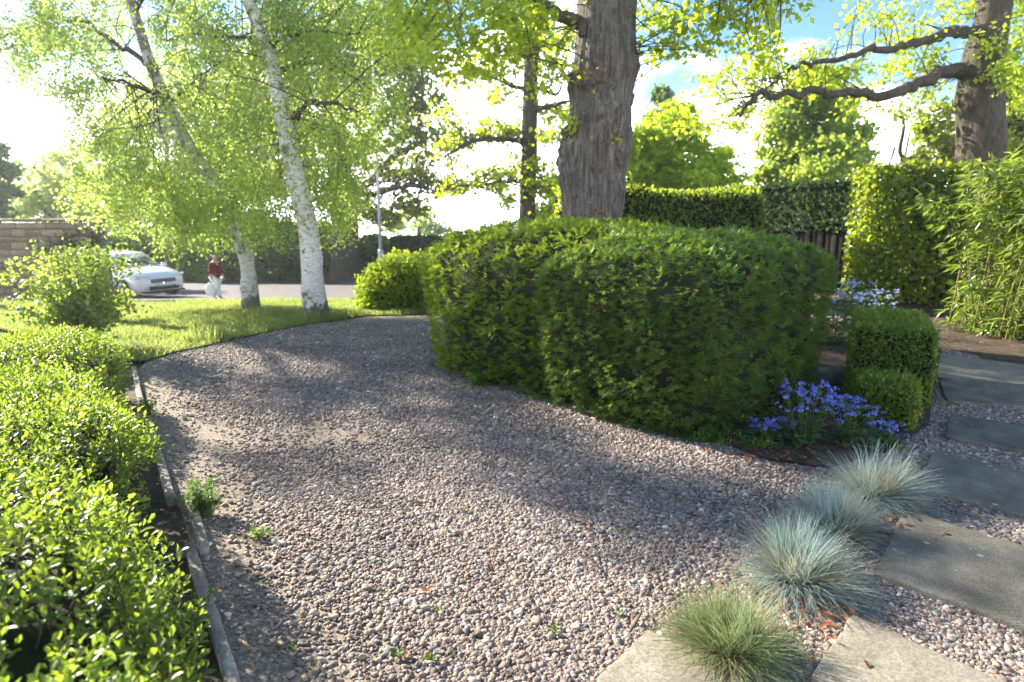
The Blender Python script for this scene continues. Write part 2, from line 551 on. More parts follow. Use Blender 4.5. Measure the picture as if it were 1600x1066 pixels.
# ------------------------------------------------------------------ leaf shapes (tip along +Y, upper side +Z)
T_OVAL = (np.array([(0, 0, 0), (.20, .32, .07), (.25, .68, .05), (0, 1, -.10), (-.25, .68, .05), (-.20, .32, .07)]), [(0, 1, 2, 3), (0, 3, 4, 5)])
T_DIAM = (np.array([(0, 0, 0), (.36, .38, .06), (0, 1, -.04), (-.36, .38, .06)]), [(0, 1, 2), (0, 2, 3)])
T_ROUND = (np.array([(0, 0, 0), (.34, .25, .06), (.36, .68, .05), (0, 1, -.06), (-.36, .68, .05), (-.34, .25, .06)]), [(0, 1, 2, 3), (0, 3, 4, 5)])
T_LONG = (np.array([(0, 0, 0), (.055, .25, .02), (.045, .65, .0), (0, 1, -.16), (-.045, .65, .0), (-.055, .25, .02)]), [(0, 1, 2, 3), (0, 3, 4, 5)])
T_OAKL = (np.array([(0, 0, 0), (.14, .28, .02), (.37, .46, .06), (.20, .62, .0), (0, 1, -.05), (-.20, .62, .0), (-.37, .46, .06), (-.14, .28, .02)]),
          [(0, 1, 2, 3, 4), (0, 4, 5, 6, 7)])
T_HEART = (np.array([(0, 0, 0), (.3, -.1, .05), (.48, .25, .06), (0, 1, -.12), (-.48, .25, .06), (-.3, -.1, .05)]), [(0, 1, 2, 3), (0, 3, 4, 5)])
T_CLUMP = (np.array([(0, 0, 0), (.5, .2, .12), (.38, .75, -.05), (0, 1, .1), (-.45, .7, -.05), (-.42, .22, .1)]), [(0, 1, 2, 3), (0, 3, 4, 5)])


def t_spray(n=6, tri=False):
    V, F = [], []
    for i in range(n):
        y = i / n
        for s in (-1, 1):
            L = .40 * (1 - .45 * y)
            k = len(V)
            if tri:
                V += [(0, y - .02, 0), (s * L, y + .24, .03), (0, y + .20, .02)]
                F.append((k, k + 1, k + 2) if s > 0 else (k, k + 2, k + 1))
                continue
            V += [(0, y, 0), (s * L * .55, y + .10, .04), (s * L, y + .26, -.02), (s * L * .45, y + .20, .02)]
            F.append((k, k + 1, k + 2, k + 3))
    k = len(V)
    V += [(.06, .80, .0), (0, 1.2, 0), (-.06, .80, .0)]
    F.append((k, k + 1, k + 2))
    return np.array(V), F


T_SPRAY = t_spray(5)
T_FROND = t_spray(3, True)


def frames(D, N):
    D = unit(D)
    X = unit(np.cross(D, N + 1e-4))
    return X, D, np.cross(X, D)


def leaves(P_, D, N, S_, T):
    tv, tf = T
    X, D, Z = frames(D, N)
    n, k = len(P_), len(tv)
    S_ = np.broadcast_to(np.asarray(S_, float), (n,))
    V = P_[:, None, :] + S_[:, None, None] * (tv[None, :, 0, None] * X[:, None, :] + tv[None, :, 1, None] * D[:, None, :] + tv[None, :, 2, None] * Z[:, None, :])
    li = np.array([i for f in tf for i in f])
    lt = np.array([len(f) for f in tf])
    LI = (li[None, :] + (np.arange(n) * k)[:, None]).ravel()
    return V.reshape(-1, 3), (LI, np.tile(lt, n))


def leaf_obj(name, parent, P_, D, N, S_, T, mat, stuff=False):
    V, F = leaves(P_, D, N, S_, T)
    o = link(name, mk(name, V, F, mat), parent)
    if stuff:
        o['kind'] = 'stuff'
    return o


def leaf_parts(parent, P_, D, N, S_, T, mat, name='leaf', n=300, rest='foliage'):
    """the n leaves that show largest are parts of their own, the rest one part"""
    S_ = np.broadcast_to(np.asarray(S_, float), (len(P_),)).copy()
    cl = np.array([0, 0, EYE])
    v = P_ - cl
    dep = v[:, 1] * CP - v[:, 2] * SP
    u = v[:, 0] / np.maximum(dep, .1)
    w = (v[:, 1] * SP + v[:, 2] * CP) / np.maximum(dep, .1)
    inside = (np.abs(u) < .79) & (np.abs(w) < .52) & (dep > .4)
    X, Dd, Z = frames(D, N)
    face = np.abs(np.einsum('ij,ij->i', Z, unit(v))) + .15
    score = np.where(inside, S_ / np.maximum(dep, .4) * face, 0)
    top = np.argsort(-score)[:n]
    me = mk(name, T[0], T[1], mat)
    base = np.array(parent.location)
    for i in top:
        o = bpy.data.objects.new(name, me)
        C.objects.link(o)
        o.parent = parent
        o.location = P_[i] - base
        m = Matrix((X[i], Dd[i], Z[i])).transposed()
        o.rotation_mode = 'QUATERNION'
        o.rotation_quaternion = m.to_quaternion()
        o.scale = (S_[i],) * 3
    k = np.ones(len(P_), bool)
    k[top] = False
    return leaf_obj(rest, parent, P_[k], D[k], N[k], S_[k], T, mat, True)


# ------------------------------------------------------------------ sheets of ground
def sheet(name, poly, lift, mat, step=.4, kind='structure', noise_amp=0.0):
    poly = np.asarray(poly, float)[:, :2]
    pts = []
    for a, b in zip(poly, np.roll(poly, -1, axis=0)):
        k = max(1, int(np.linalg.norm(b - a) / step))
        for i in range(k):
            pts.append(a + (b - a) * i / k)
    nb = len(pts)
    lo, hi = poly.min(0), poly.max(0)
    gx, gy = np.meshgrid(np.arange(lo[0] + step / 2, hi[0], step), np.arange(lo[1] + step / 2, hi[1], step))
    q = np.c_[gx.ravel(), gy.ravel()]
    q += rng.uniform(-.05, .05, q.shape) * step
    q = q[inside(q, poly)]
    pts = [Vector(p) for p in pts] + [Vector(p) for p in q]
    v, e, f, *_ = delaunay_2d_cdt(pts, [(i, (i + 1) % nb) for i in range(nb)], [], 1, 1e-5)
    V = np.array([(a.x, a.y, 0) for a in v])
    V[:, 2] = zgv(V[:, 0], V[:, 1]) + lift
    if noise_amp:
        V[:, 2] += noise_amp * fbm(np.c_[V[:, :2] * 1.7, np.zeros(len(V))], 5)
    F = []
    for t in f:
        a, b, c = (V[i] for i in t[:3])
        F.append(tuple(t) if np.cross(b - a, c - a)[2] > 0 else tuple(reversed(t)))
    o = link(name, mk(name, V, F, mat, True))
    return tag(o, kind=kind)


def inside(q, poly):
    r = np.zeros(len(q), bool)
    for a, b in zip(poly, np.roll(poly, -1, axis=0)):
        c = (a[1] > q[:, 1]) != (b[1] > q[:, 1])
        xx = (b[0] - a[0]) * (q[:, 1] - a[1]) / (b[1] - a[1] + 1e-12) + a[0]
        r ^= c & (q[:, 0] < xx)
    return r


# the land
gx = np.unique(np.concatenate([np.arange(-30, 20.1, .5), np.linspace(-220, -30, 18), np.linspace(20, 220, 18)]))
gy = np.unique(np.concatenate([np.arange(-6, 40.1, .5), np.linspace(-40, -6, 8), np.linspace(40, 300, 24)]))
X_, Y_ = np.meshgrid(gx, gy)
V = np.c_[X_.ravel(), Y_.ravel(), zgv(X_.ravel(), Y_.ravel()) - .03]
nx = len(gx)
F = [(j * nx + i, j * nx + i + 1, (j + 1) * nx + i + 1, (j + 1) * nx + i) for j in range(len(gy) - 1) for i in range(nx - 1)]
tag(link('ground', mk('ground', V, F, M['dark_ground'], True)), kind='structure')

edge_pts = [G(228, 566), G(270, 553), G(330, 541), G(400, 525), G(460, 512), G(520, 503), G(575, 494), G(640, 493), G(690, 489)]
edge_pts = [np.array(q[:2]) for q in edge_pts]
ex, ey = edge_pts[-1]
GRAVEL = [E_(-3.2)[:2], E_(5.35)[:2]] + edge_pts + [np.array(q) for q in
          [(ex + .1, ey + 1.5), (-1.9, 18.2), (3.0, 16.4), (5.6, 13.2), (7.2, 11.2), (9.5, 9.5), (10, -1.5)]]
sheet('gravel_drive', GRAVEL, .0, M['gravel_bed'], .3, noise_amp=.006)
LAWN = list(reversed(edge_pts)) + [np.array(q) for q in [(-4.4, 6.75), (-5.2, 7.5), (-8.5, 9.8), (-12.5, 13.0), (-18, 17.0), (-24, 18.6)]] + \
       [G(200, 474)[:2], G(300, 472)[:2], G(400, 470)[:2], G(520, 470)[:2], np.array((-2.3, 18.6)), np.array((ex - .15, ey + 1.5))]
sheet('lawn', LAWN, .02, M['turf'], .4, noise_amp=.02)
ROAD = [np.array(q) for q in [(-70, 17.0), (-24, 18.7)]] + [G(200, 474)[:2], G(300, 472)[:2], G(400, 470)[:2], G(520, 470)[:2]] + \
       [np.array(q) for q in [(-2.3, 18.6), (3.2, 16.5), (5.8, 13.3), (5.3, 14.3), (-1.2, 25.2), (-5.9, 33.0), (-7.6, 33.6)]] + \
       [G(520, 444)[:2], G(400, 443)[:2], G(290, 443)[:2], np.array((-30, 31.0)), np.array((-70, 32.0))]
sheet('road', ROAD, .005, M['asphalt'], .8)
HEDGE_BED = [E_(-3.2)[:2], E_(5.6)[:2], np.array((-4.25, 6.9)), np.array((-5.3, 7.6)), E_(6.3, 1.9)[:2], E_(5, 1.5)[:2], E_(-3.2, 1.5)[:2]]
sheet('soil_bed', HEDGE_BED, .012, M['soil'], .25, noise_amp=.015)
sheet('pavement', [E_(-3.2, 1.5)[:2], E_(5, 1.5)[:2], E_(6.3, 1.9)[:2], (-8.5, 9.8), (-12.5, 13.0), (-18, 17.0), (-24, 18.7), (-60, 18), (-60, -1), (-3, -1)], .004, M['pavement'], .6)
YBED = [G(715, 575)[:2], G(770, 592)[:2], G(860, 612)[:2], G(960, 648)[:2], G(1040, 682)[:2], G(1120, 692)[:2], G(1200, 722)[:2], G(1300, 735)[:2], G(1395, 705)[:2], G(1450, 665)[:2],
        G(1462, 600)[:2], G(1470, 545)[:2], np.array((5.4, 8.2)), np.array((4.2, 10.2)), np.array((1.5, 10.4)), np.array((-.6, 9.0))]
sheet('planting_bed', YBED, .018, M['soil'], .2, noise_amp=.012)
RBED = [G(1470, 545)[:2], G(1520, 555)[:2], G(1600, 590)[:2], np.array((8, 6.0)), np.array((9.8, 8.5)), np.array((9.0, 11.5)), np.array((6.5, 12.2)), np.array((5.3, 11.5)), np.array((5.3, 8.5))]
sheet('border_bed', RBED, .016, M['soil'], .25, noise_amp=.015)

# ------------------------------------------------------------------ gravel stones (one mass)
def gravel_stones():
    n = 760000
    # sample more where it is near
    y = rng.uniform(0, 1, n) ** 1.35 * 8.2 + 1.45
    x = rng.uniform(-1, 1, n) * (y * .84 + .5)
    q = np.c_[x, y]
    k = inside(q, np.array(GRAVEL)) & ~inside(q, np.array(YBED)) & ~inside(q, np.array(RBED))
    # thin sandy places by the timber edge and here and there
    dist = (q - EA) @ -EN
    thin = np.clip((dist - .15) / 1.25, 0, 1) * .92 + .06
    thin *= np.clip(1.0 + 1.7 * fbm(np.c_[q * 1.1, np.zeros(n)], 21), .12, 1)
    k &= rng.uniform(0, 1, n) < np.where(dist < 1.3, thin, np.maximum(thin, .55))
    q = q[k]
    n = len(q)
    print('pebbles', n)
    r = np.exp(rng.normal(math.log(.0060), .36, n)).clip(.003, .018)
    r *= 1 + .025 * q[:, 1]
    z = zgv(q[:, 0], q[:, 1]) + r * .15 + rng.uniform(0, .004, n)
    me = bpy.data.meshes.new('gravel')
    me.vertices.add(n)
    me.vertices.foreach_set('co', np.c_[q, z].astype(np.float32).ravel())
    a = me.attributes.new('scl', 'FLOAT_VECTOR', 'POINT')
    sc = np.c_[r * rng.uniform(.9, 1.45, n), r * rng.uniform(.75, 1.1, n), r * rng.uniform(.5, .85, n)]
    a.data.foreach_set('vector', sc.astype(np.float32).ravel())
    a = me.attributes.new('rot', 'FLOAT_VECTOR', 'POINT')
    a.data.foreach_set('vector', np.c_[rng.normal(0, .28, n), rng.normal(0, .28, n), rng.uniform(0, 6.28, n)].astype(np.float32).ravel())
    m, t, out = new_mat('pebble')
    oi = nd(t, 'ShaderNodeObjectInfo')
    col = ramp(t, oi.outputs['Random'], [(0, (.085, .068, .058)), (.18, (.15, .118, .10)), (.36, (.215, .165, .135)), (.52, (.18, .165, .165)), (.66, (.27, .215, .17)),
                                         (.80, (.30, .25, .215)), (.90, (.235, .225, .225)), (.97, (.42, .37, .32)), (1, (.60, .56, .52))])
    f = noise(t, 1.1, 4, .65, vec=nd(t, 'ShaderNodeNewGeometry').outputs['Position'])
    mx = nd(t, 'ShaderNodeMixRGB', blend_type='MULTIPLY')
    mx.inputs['Fac'].default_value = .7
    t.links.new(col, mx.inputs['Color1'])
    t.links.new(ramp(t, f, [(.32, (.78, .71, .645)), (.66, (1.50, 1.37, 1.23))]), mx.inputs['Color2'])
    b = nd(t, 'ShaderNodeBsdfPrincipled')
    b.inputs['Roughness'].default_value = .7
    b.inputs['Specular IOR Level'].default_value = .35
    t.links.new(mx.outputs[0], b.inputs['Base Color'])
    t.links.new(b.outputs[0], out.inputs['Surface'])
    me.materials.append(m)
    o = bpy.data.objects.new('gravel', me)
    C.objects.link(o)
    tag(o, kind='stuff', label='loose grey and brown gravel covering the drive', cat='gravel')
    ng = bpy.data.node_groups.new('pebbles', 'GeometryNodeTree')
    ng.interface.new_socket('Geometry', in_out='INPUT', socket_type='NodeSocketGeometry')
    ng.interface.new_socket('Geometry', in_out='OUTPUT', socket_type='NodeSocketGeometry')
    gi, go = nd(ng, 'NodeGroupInput'), nd(ng, 'NodeGroupOutput')
    join = nd(ng, 'GeometryNodeGeometryToInstance')
    for v in range(6):
        ico = nd(ng, 'GeometryNodeMeshIcoSphere')
        ico.inputs['Radius'].default_value = 1
        ico.inputs['Subdivisions'].default_value = 2
        sp = nd(ng, 'GeometryNodeSetPosition')
        nz = nd(ng, 'ShaderNodeTexNoise', noise_dimensions='4D')
        nz.inputs['Scale'].default_value = .9
        nz.inputs['W'].default_value = v * 7.3
        nz.inputs['Detail'].default_value = 1
        sub = nd(ng, 'ShaderNodeVectorMath', operation='SUBTRACT')
        sub.inputs[1].default_value = (.5, .5, .5)
        mul = nd(ng, 'ShaderNodeVectorMath', operation='SCALE')
        mul.inputs['Scale'].default_value = 1.5
        ng.links.new(nz.outputs['Color'], sub.inputs[0])
        ng.links.new(sub.outputs[0], mul.inputs[0])
        ng.links.new(mul.outputs[0], sp.inputs['Offset'])
        ng.links.new(ico.outputs['Mesh'], sp.inputs['Geometry'])
        ss = nd(ng, 'GeometryNodeSetShadeSmooth')
        ng.links.new(sp.outputs[0], ss.inputs[0])
        sm = nd(ng, 'GeometryNodeSetMaterial')
        sm.inputs['Material'].default_value = m
        ng.links.new(ss.outputs[0], sm.inputs[0])
        ng.links.new(sm.outputs[0], join.inputs[0])
    ip = nd(ng, 'GeometryNodeInstanceOnPoints')
    ip.inputs['Pick Instance'].default_value = True
    rv = nd(ng, 'FunctionNodeRandomValue', data_type='INT')
    for s in rv.inputs:
        if s.type == 'INT' and s.name == 'Min':
            s.default_value = 0
        if s.type == 'INT' and s.name == 'Max':
            s.default_value = 5
    ro = [s for s in rv.outputs if s.type == 'INT'][0]
    ng.links.new(ro, ip.inputs['Instance Index'])
    for nm, sock in (('scl', 'Scale'), ('rot', 'Rotation')):
        na = nd(ng, 'GeometryNodeInputNamedAttribute', data_type='FLOAT_VECTOR')
        na.inputs['Name'].default_value = nm
        ng.links.new(na.outputs['Attribute'], ip.inputs[sock])
    ng.links.new(gi.outputs[0], ip.inputs['Points'])
    ng.links.new(join.outputs[0], ip.inputs['Instance'])
    ng.links.new(ip.outputs[0], go.inputs[0])
    md = o.modifiers.new('pebbles', 'NODES')
    md.node_group = ng


gravel_stones()

# ------------------------------------------------------------------ lawn grass (one mass)
def grass_mass():
    L = np.array([np.asarray(q)[:2] for q in LAWN])
    n = 330000
    lo, hi = L.min(0), L.max(0)
    lo = np.maximum(lo, (-16, 6))
    q = rng.uniform(lo, hi, (n, 2))
    keep = rng.uniform(0, 1, n) < np.clip(10 / q[:, 1], .15, 1) ** 1.5
    q = q[inside(q, L) & keep]
    n = len(q)
    h = .045 + .03 * rng.uniform(0, 1, n) + .05 * np.clip(fbm(np.c_[q * 2.2, np.zeros(n)], 3), 0, 1)
    d = rdir(n)
    d[:, 2] = np.abs(d[:, 2]) * .6 + .9
    d = unit(d)
    Pn = np.c_[q, zgv(q[:, 0], q[:, 1]) + .012]
    T = (np.array([(-.09, 0, 0), (.09, 0, 0), (0, 1, .1)]), [(0, 1, 2)])
    o = leaf_obj('grass', None, Pn, d, rdir(n), h * 1.15, T, M['grass'], True)
    tag(o, label='short sunlit lawn grass between the drive and the road', cat='grass')


grass_mass()


# ------------------------------------------------------------------ clipped shapes: point sampler on lumpy solids
def sample_tris(V, F, n):
    F = np.asarray(F)
    a, b, c = V[F[:, 0]], V[F[:, 1]], V[F[:, 2]]
    cr = np.cross(b - a, c - a)
    ar = np.linalg.norm(cr, axis=1)
    k = rng.choice(len(F), n, p=ar / ar.sum())
    u, v = rng.uniform(0, 1, (2, n))
    f = u + v > 1
    u[f], v[f] = 1 - u[f], 1 - v[f]
    return a[k] + u[:, None] * (b - a)[k] + v[:, None] * (c - a)[k], unit(cr[k])


def solid(cx, cy, a, b, rot, H, nexp, prof, lump=(.05, 3.0), seed=0, z0=None, nu=72, nv=34, tilt=None):
    """lumpy solid of revolution over a superellipse footprint; prof = [(scale, z/H)]"""
    prof = np.array(prof)
    pp = smooth_path(np.c_[prof, np.zeros(len(prof))], nv)[:, :2]
    th = np.arange(nu) / nu * 2 * math.pi
    r = (np.abs(np.cos(th)) ** nexp + np.abs(np.sin(th)) ** nexp) ** (-1 / nexp)
    fx, fy = r * np.cos(th) * a, r * np.sin(th) * b
    X = pp[:, 0][:, None] * fx[None, :]
    Y = pp[:, 0][:, None] * fy[None, :]
    Z = np.repeat(pp[:, 1][:, None] * H, nu, 1)
    ca, sa = math.cos(rot), math.sin(rot)
    V = np.stack([cx + X * ca - Y * sa, cy + X * sa + Y * ca, Z], -1).reshape(-1, 3)
    zb = zg(cx, cy) if z0 is None else z0
    if tilt is not None:
        V[:, 2] *= 1 + tilt[0] * (V[:, 0] - cx) + tilt[1] * (V[:, 1] - cy)
    cen = np.array([cx, cy, H * .45])
    out = unit(V - cen)
    V = V + out * (lump[0] * fbm(V * lump[1], seed, 3))[:, None]
    V[:, 2] = np.maximum(V[:, 2], -.02) + zb
    F = []
    for i in range(nv - 1):
        for j in range(nu):
            k = (j + 1) % nu
            F.append((i * nu + j, i * nu + k, (i + 1) * nu + k))
            F.append((i * nu + j, (i + 1) * nu + k, (i + 1) * nu + j))
    return V, F, cen + np.array([0, 0, zb])


def box_solid(cx, cy, lx, ly, rot, H, lump=(.04, 3), seed=0, z0=None, zlow=0.0, step=.12):
    """rectangular hedge block"""
    V, F = [], []

    def grid(o, u, v):
        nonlocal V, F
        nu_, nv_ = max(2, int(np.linalg.norm(u) / step)), max(2, int(np.linalg.norm(v) / step))
        k = len(V)
        for i in range(nu_ + 1):
            for j in range(nv_ + 1):
                V.append(o + u * i / nu_ + v * j / nv_)
        for i in range(nu_):
            for j in range(nv_):
                p = k + i * (nv_ + 1) + j
                F.extend([(p, p + nv_ + 1, p + nv_ + 2), (p, p + nv_ + 2, p + 1)])
    x, y = lx / 2, ly / 2
    A = np.array
    h = H - zlow
    grid(A([-x, -y, zlow]), A([lx, 0, 0.]), A([0, 0, h]))
    grid(A([x, -y, zlow]), A([0, ly, 0.]), A([0, 0, h]))
    grid(A([x, y, zlow]), A([-lx, 0, 0.]), A([0, 0, h]))
    grid(A([-x, y, zlow]), A([0, -ly, 0.]), A([0, 0, h]))
    grid(A([-x, -y, H]), A([lx, 0, 0.]), A([0, ly, 0.]))
    V = np.array(V, float)
    q = np.abs(V[:, :2]) / np.array([x, y])
    # rounded edges
    e = np.minimum.reduce([x - np.abs(V[:, 0]), y - np.abs(V[:, 1])])
    V[:, 2] -= np.clip(.04 - e, 0, .04) * (V[:, 2] > H - 1e-6) * .6
    ca, sa = math.cos(rot), math.sin(rot)
    V = np.c_[cx + V[:, 0] * ca - V[:, 1] * sa, cy + V[:, 0] * sa + V[:, 1] * ca, V[:, 2]]
    zb = zgv(V[:, 0], V[:, 1]) if z0 is None else z0
    cen = np.array([cx, cy, H * .5])
    V = V + lump[0] * np.c_[fbm(V * lump[1], seed), fbm(V * lump[1] + 31, seed), fbm(V * lump[1] + 67, seed)]
    V[:, 2] += zb
    return V, F, cen


def core_mesh(name, V, F, cen, parent, shrink, mat):  # solid dark fill that blocks light behind the leaves, not real branches
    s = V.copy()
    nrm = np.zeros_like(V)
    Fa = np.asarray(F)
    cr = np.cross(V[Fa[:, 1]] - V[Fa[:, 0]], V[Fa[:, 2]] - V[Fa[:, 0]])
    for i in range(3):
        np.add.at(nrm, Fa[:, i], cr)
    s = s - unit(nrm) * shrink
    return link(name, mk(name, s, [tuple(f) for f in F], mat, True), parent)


def clad(V, F, n, T, size, depth=.08, out=.55, up=.35, jit=.6, flat=False, upn=.5):
    """leaves lying in a shell over a solid"""
    p, nr = sample_tris(V, F, n)
    p = p - nr * (rng.uniform(0, 1, n) ** 1.4 * depth)[:, None] + nr * (rng.normal(0, .012, n))[:, None]
    D = unit(nr * out + np.array([0, 0, up]) + rdir(n) * jit)
    N = unit(nr * (1 if upn < 1 else .35) + rdir(n) * .7 + np.array([0, 0, upn]))
    if flat:
        D, N = unit(np.cross(nr, rdir(n)) + nr * out + rdir(n) * .2), unit(nr + rdir(n) * .45 + np.array([0, 0, .25]))
    s = size * rng.uniform(.65, 1.25, n)
    return p, D, N, s


DOME = [(.86, 0), (.96, .2), (1.0, .5), (1.0, .70), (.95, .82), (.82, .91), (.58, .97), (.28, .995), (.02, 1.0)]

# the two yews
yl = thing('yew_bush', (.45, 7.05, 0), 'big rounded yew bush with bright yellow-green tips in front of the thick trunk', 'bush')
def yew_tufts(V, F, n, per, size, sd):
    """clipped yew: small flat fans of sprays, tuft by tuft, over a finely broken surface"""
    p, nr = sample_tris(V, F, n)
    keep = rng.uniform(0, 1, n) < np.clip(.80 + 1.1 * fbm(p * 7, sd, 2), .15, 1)
    p, nr = p[keep], nr[keep]
    n = len(p)
    p = p + nr * (.035 * fbm(p * 11, sd + 4, 2) - .055 * rng.uniform(0, 1, n) ** 2)[:, None]
    h = nr * np.array([1, 1, .25])
    ax = unit(h * .8 + rdir(n) * .55 + np.array([0, 0, .05]))
    up = unit(np.array([0, 0, 1.]) + nr * .35 + rdir(n) * .35)
    side = unit(np.cross(ax, up))
    PP, DD, NN, SS = [], [], [], []
    for i in range(per):
        a = (i - (per - 1) / 2) * .55 + rng.normal(0, .2, n)
        d = ax * np.cos(a)[:, None] + side * np.sin(a)[:, None]
        PP.append(p + rng.normal(0, .006, (n, 3)))
        DD.append(unit(d + rdir(n) * .15))
        NN.append(up)
        SS.append(size * rng.uniform(.65, 1.2, n))
    return np.concatenate(PP), np.concatenate(DD), np.concatenate(NN), np.concatenate(SS)


V, F, cen = solid(.68, 6.60, 1.42, 1.32, R(-40), 1.50, 3.0, [(.95, 0)] + DOME[1:], (.09, 3.4), 3, nu=110, nv=50)
core_mesh('branches', V, F, cen, yl, .12, M['shade_core'])
p, D, N, s = yew_tufts(V, F, 15500, 4, .048, 51)
leaf_obj('foliage', yl, p, D, N, s, T_FROND, M['yew_light'])
yd = thing('yew_bush', (1.5, 5.6, 0), 'dark green clipped yew block nearest the drive with a domed top', 'bush')
V, F, cen = solid(1.52, 5.48, 1.18, .88, R(44), 1.42, 5.0,
                  [(.94, 0), (.96, .2), (.99, .5), (1.03, .72), (1.0, .82), (.86, .90), (.6, .965), (.28, .995), (.02, 1.0)], (.08, 3.6), 9, nu=120, nv=54)
core_mesh('branches', V, F, cen, yd, .11, M['shade_core'])
p, D, N, s = yew_tufts(V, F, 18500, 4, .046, 52)
leaf_obj('foliage', yd, p, D, N, s, T_FROND, M['yew_dark'])
mb = MB()
p, nr = sample_tris(V, F, 150)
for a, b in zip(p, nr):
    d_ = unit(b + rdir(1)[0] * .5 + np.array([0, 0, .35]))
    mb.tube([a - b * .08, a + d_ * .05, a + d_ * rng.uniform(.05, .11)], [.0035, .0025, .001], 3, False)
o = link('stray_shoots', mb.mesh('stray_shoots', M['twig']), yd)
o['kind'] = 'stuff'
p, nr = sample_tris(V, F, 260)
leaf_obj('dead_leaf_scatter', yd, p, rdir(260), unit(nr + rdir(260) * .4), .035 * rng.uniform(.5, 1.3, 260), T_OVAL, M['brown_leaf'], True)

# lime green round bush by the lawn
c0 = G(625, 488)
lb = thing('round_shrub', c0, 'low rounded lime-green shrub on the lawn left of the big yew', 'shrub')
k_ = c0[1] / 13.3
V, F, cen = solid(c0[0] + .05, c0[1] + .75, .98 * k_, .80 * k_, 0, .95 * k_, 2.3, [(.92, 0), (1.0, .25), (.98, .5), (.86, .72), (.62, .9), (.3, .985), (.02, 1)], (.13, 3.2), 14)
core_mesh('branches', V, F, cen, lb, .12, M['shade_core'])
p, nr = sample_tris(V, F, 1500)
p = np.repeat(p, 9, 0) + np.repeat(unit(nr + np.array([0, 0, .9])) * rng.uniform(-.06, .16, (1500, 1)), 9, 0) + rng.normal(0, .045, (13500, 3))
p[:, 2] = np.maximum(p[:, 2], c0[2] + .02)
leaf_obj('foliage', lb, p, unit(rdir(13500) + np.array([0, 0, .35])), unit(rdir(13500) + np.array([0, -.2, .8])), .075 * rng.uniform(.6, 1.2, 13500), T_OVAL, M['lime_bush'])

# clipped box
bx = thing('box_hedge', (3.1, 5.75, 0), 'square clipped box block with a flat sunlit top beside the path', 'hedge')
V, F, cen = box_solid(3.46, 5.75, .60, 1.30, R(-28), .64, (.012, 5), 31, step=.05)
core_mesh('branches', V, F, cen, bx, .05, M['shade_core'])
p, D, N, s = clad(V, F, 20000, T_DIAM, .028, .035, .4, .2, .7)
leaf_obj('foliage', bx, p, D, N, s, T_DIAM, M['box_leaf'])
bb = thing('box_mound', (2.72, 4.65, 0), 'small low clipped box mound in front of the square box block', 'hedge')
V, F, cen = solid(2.86, 4.74, .225, .225, R(-28), .36, 6, [(.95, 0), (1, .3), (1, .75), (.9, .93), (.55, .99), (.02, 1)], (.02, 6), 33, nu=40, nv=20)
core_mesh('branches', V, F, cen, bb, .05, M['shade_core'])
p, D, N, s = clad(V, F, 7000, T_DIAM, .030, .06, .5, .35, .7)
leaf_obj('foliage', bb, p, D, N, s, T_DIAM, M['box_leaf'])

# beech hedge on the right
bh = thing('beech_hedge', (7.4, 11.2, 0), 'tall clipped beech hedge with a bright sunlit end to the right of the gap', 'hedge')
V, F, cen = box_solid(8.15, 11.05, 4.3, .85, R(-9), 2.36, (.13, 1.9), 41)
p, D, N, s = clad(V, F, 21000, T_ROUND, .080, .36, .45, .1, .8)
leaf_obj('foliage', bh, p, D, N, s, T_ROUND, M['beech_leaf'])
p, nr = sample_tris(V, F, 900)
pm = p[(vnoise(p * 1.7, 77) > .25)]
leaf_obj('old_leaves', bh, pm - np.array([0, 0, .05]), rdir(len(pm)), rdir(len(pm)), .055, T_ROUND, M['brown_leaf'], True)
mb = MB()
for i in range(26):
    xx = rng.uniform(-2.0, 2.0)
    x0 = 8.15 + xx * math.cos(R(-9)) + rng.normal(0, .08)
    y0 = 11.05 + xx * math.sin(R(-9)) + rng.normal(0, .08)
    pts = [(x0, y0, 0)]
    for k in range(5):
        pts.append((pts[-1][0] + rng.normal(0, .06), pts[-1][1] + rng.normal(0, .06), pts[-1][2] + .45))
    mb.tube(pts, np.linspace(.028, .008, 6), 5)
    for k in range(7):
        q = np.array(pts[rng.integers(1, 6)])
        mb.tube([q, q + rng.normal(0, .16, 3), q + rng.normal(0, .30, 3)], [.008, .006, .003], 4)
link('stems', mb.mesh('stems', M['limb_dark'], True), bh)
tag(link('garden_wall', MB().box((9.6, 11.7, 1.0), (4.9, .22, 2.0), R(-9)).mesh('garden_wall', M['bed_stone'])),
    'pale rendered wall glimpsed through the beech hedge', 'wall')

# hedge behind the oak
hb = thing('garden_hedge', (3.2, 11.8, 0), 'mixed green hedge with a sunlit top behind the thick trunk', 'hedge')
V, F, cen = box_solid(2.75, 12.4, 3.7, .95, R(-8), 1.98, (.17, 1.6), 47, z0=0.0)
core_mesh('branches', V, F, cen, hb, .16, M['shade_core'])
p, D, N, s = clad(V, F, 15000, T_OVAL, .075, .16, .5, .45, .7)
leaf_obj('foliage', hb, p, D, N, s, T_OVAL, M['beech_leaf'])

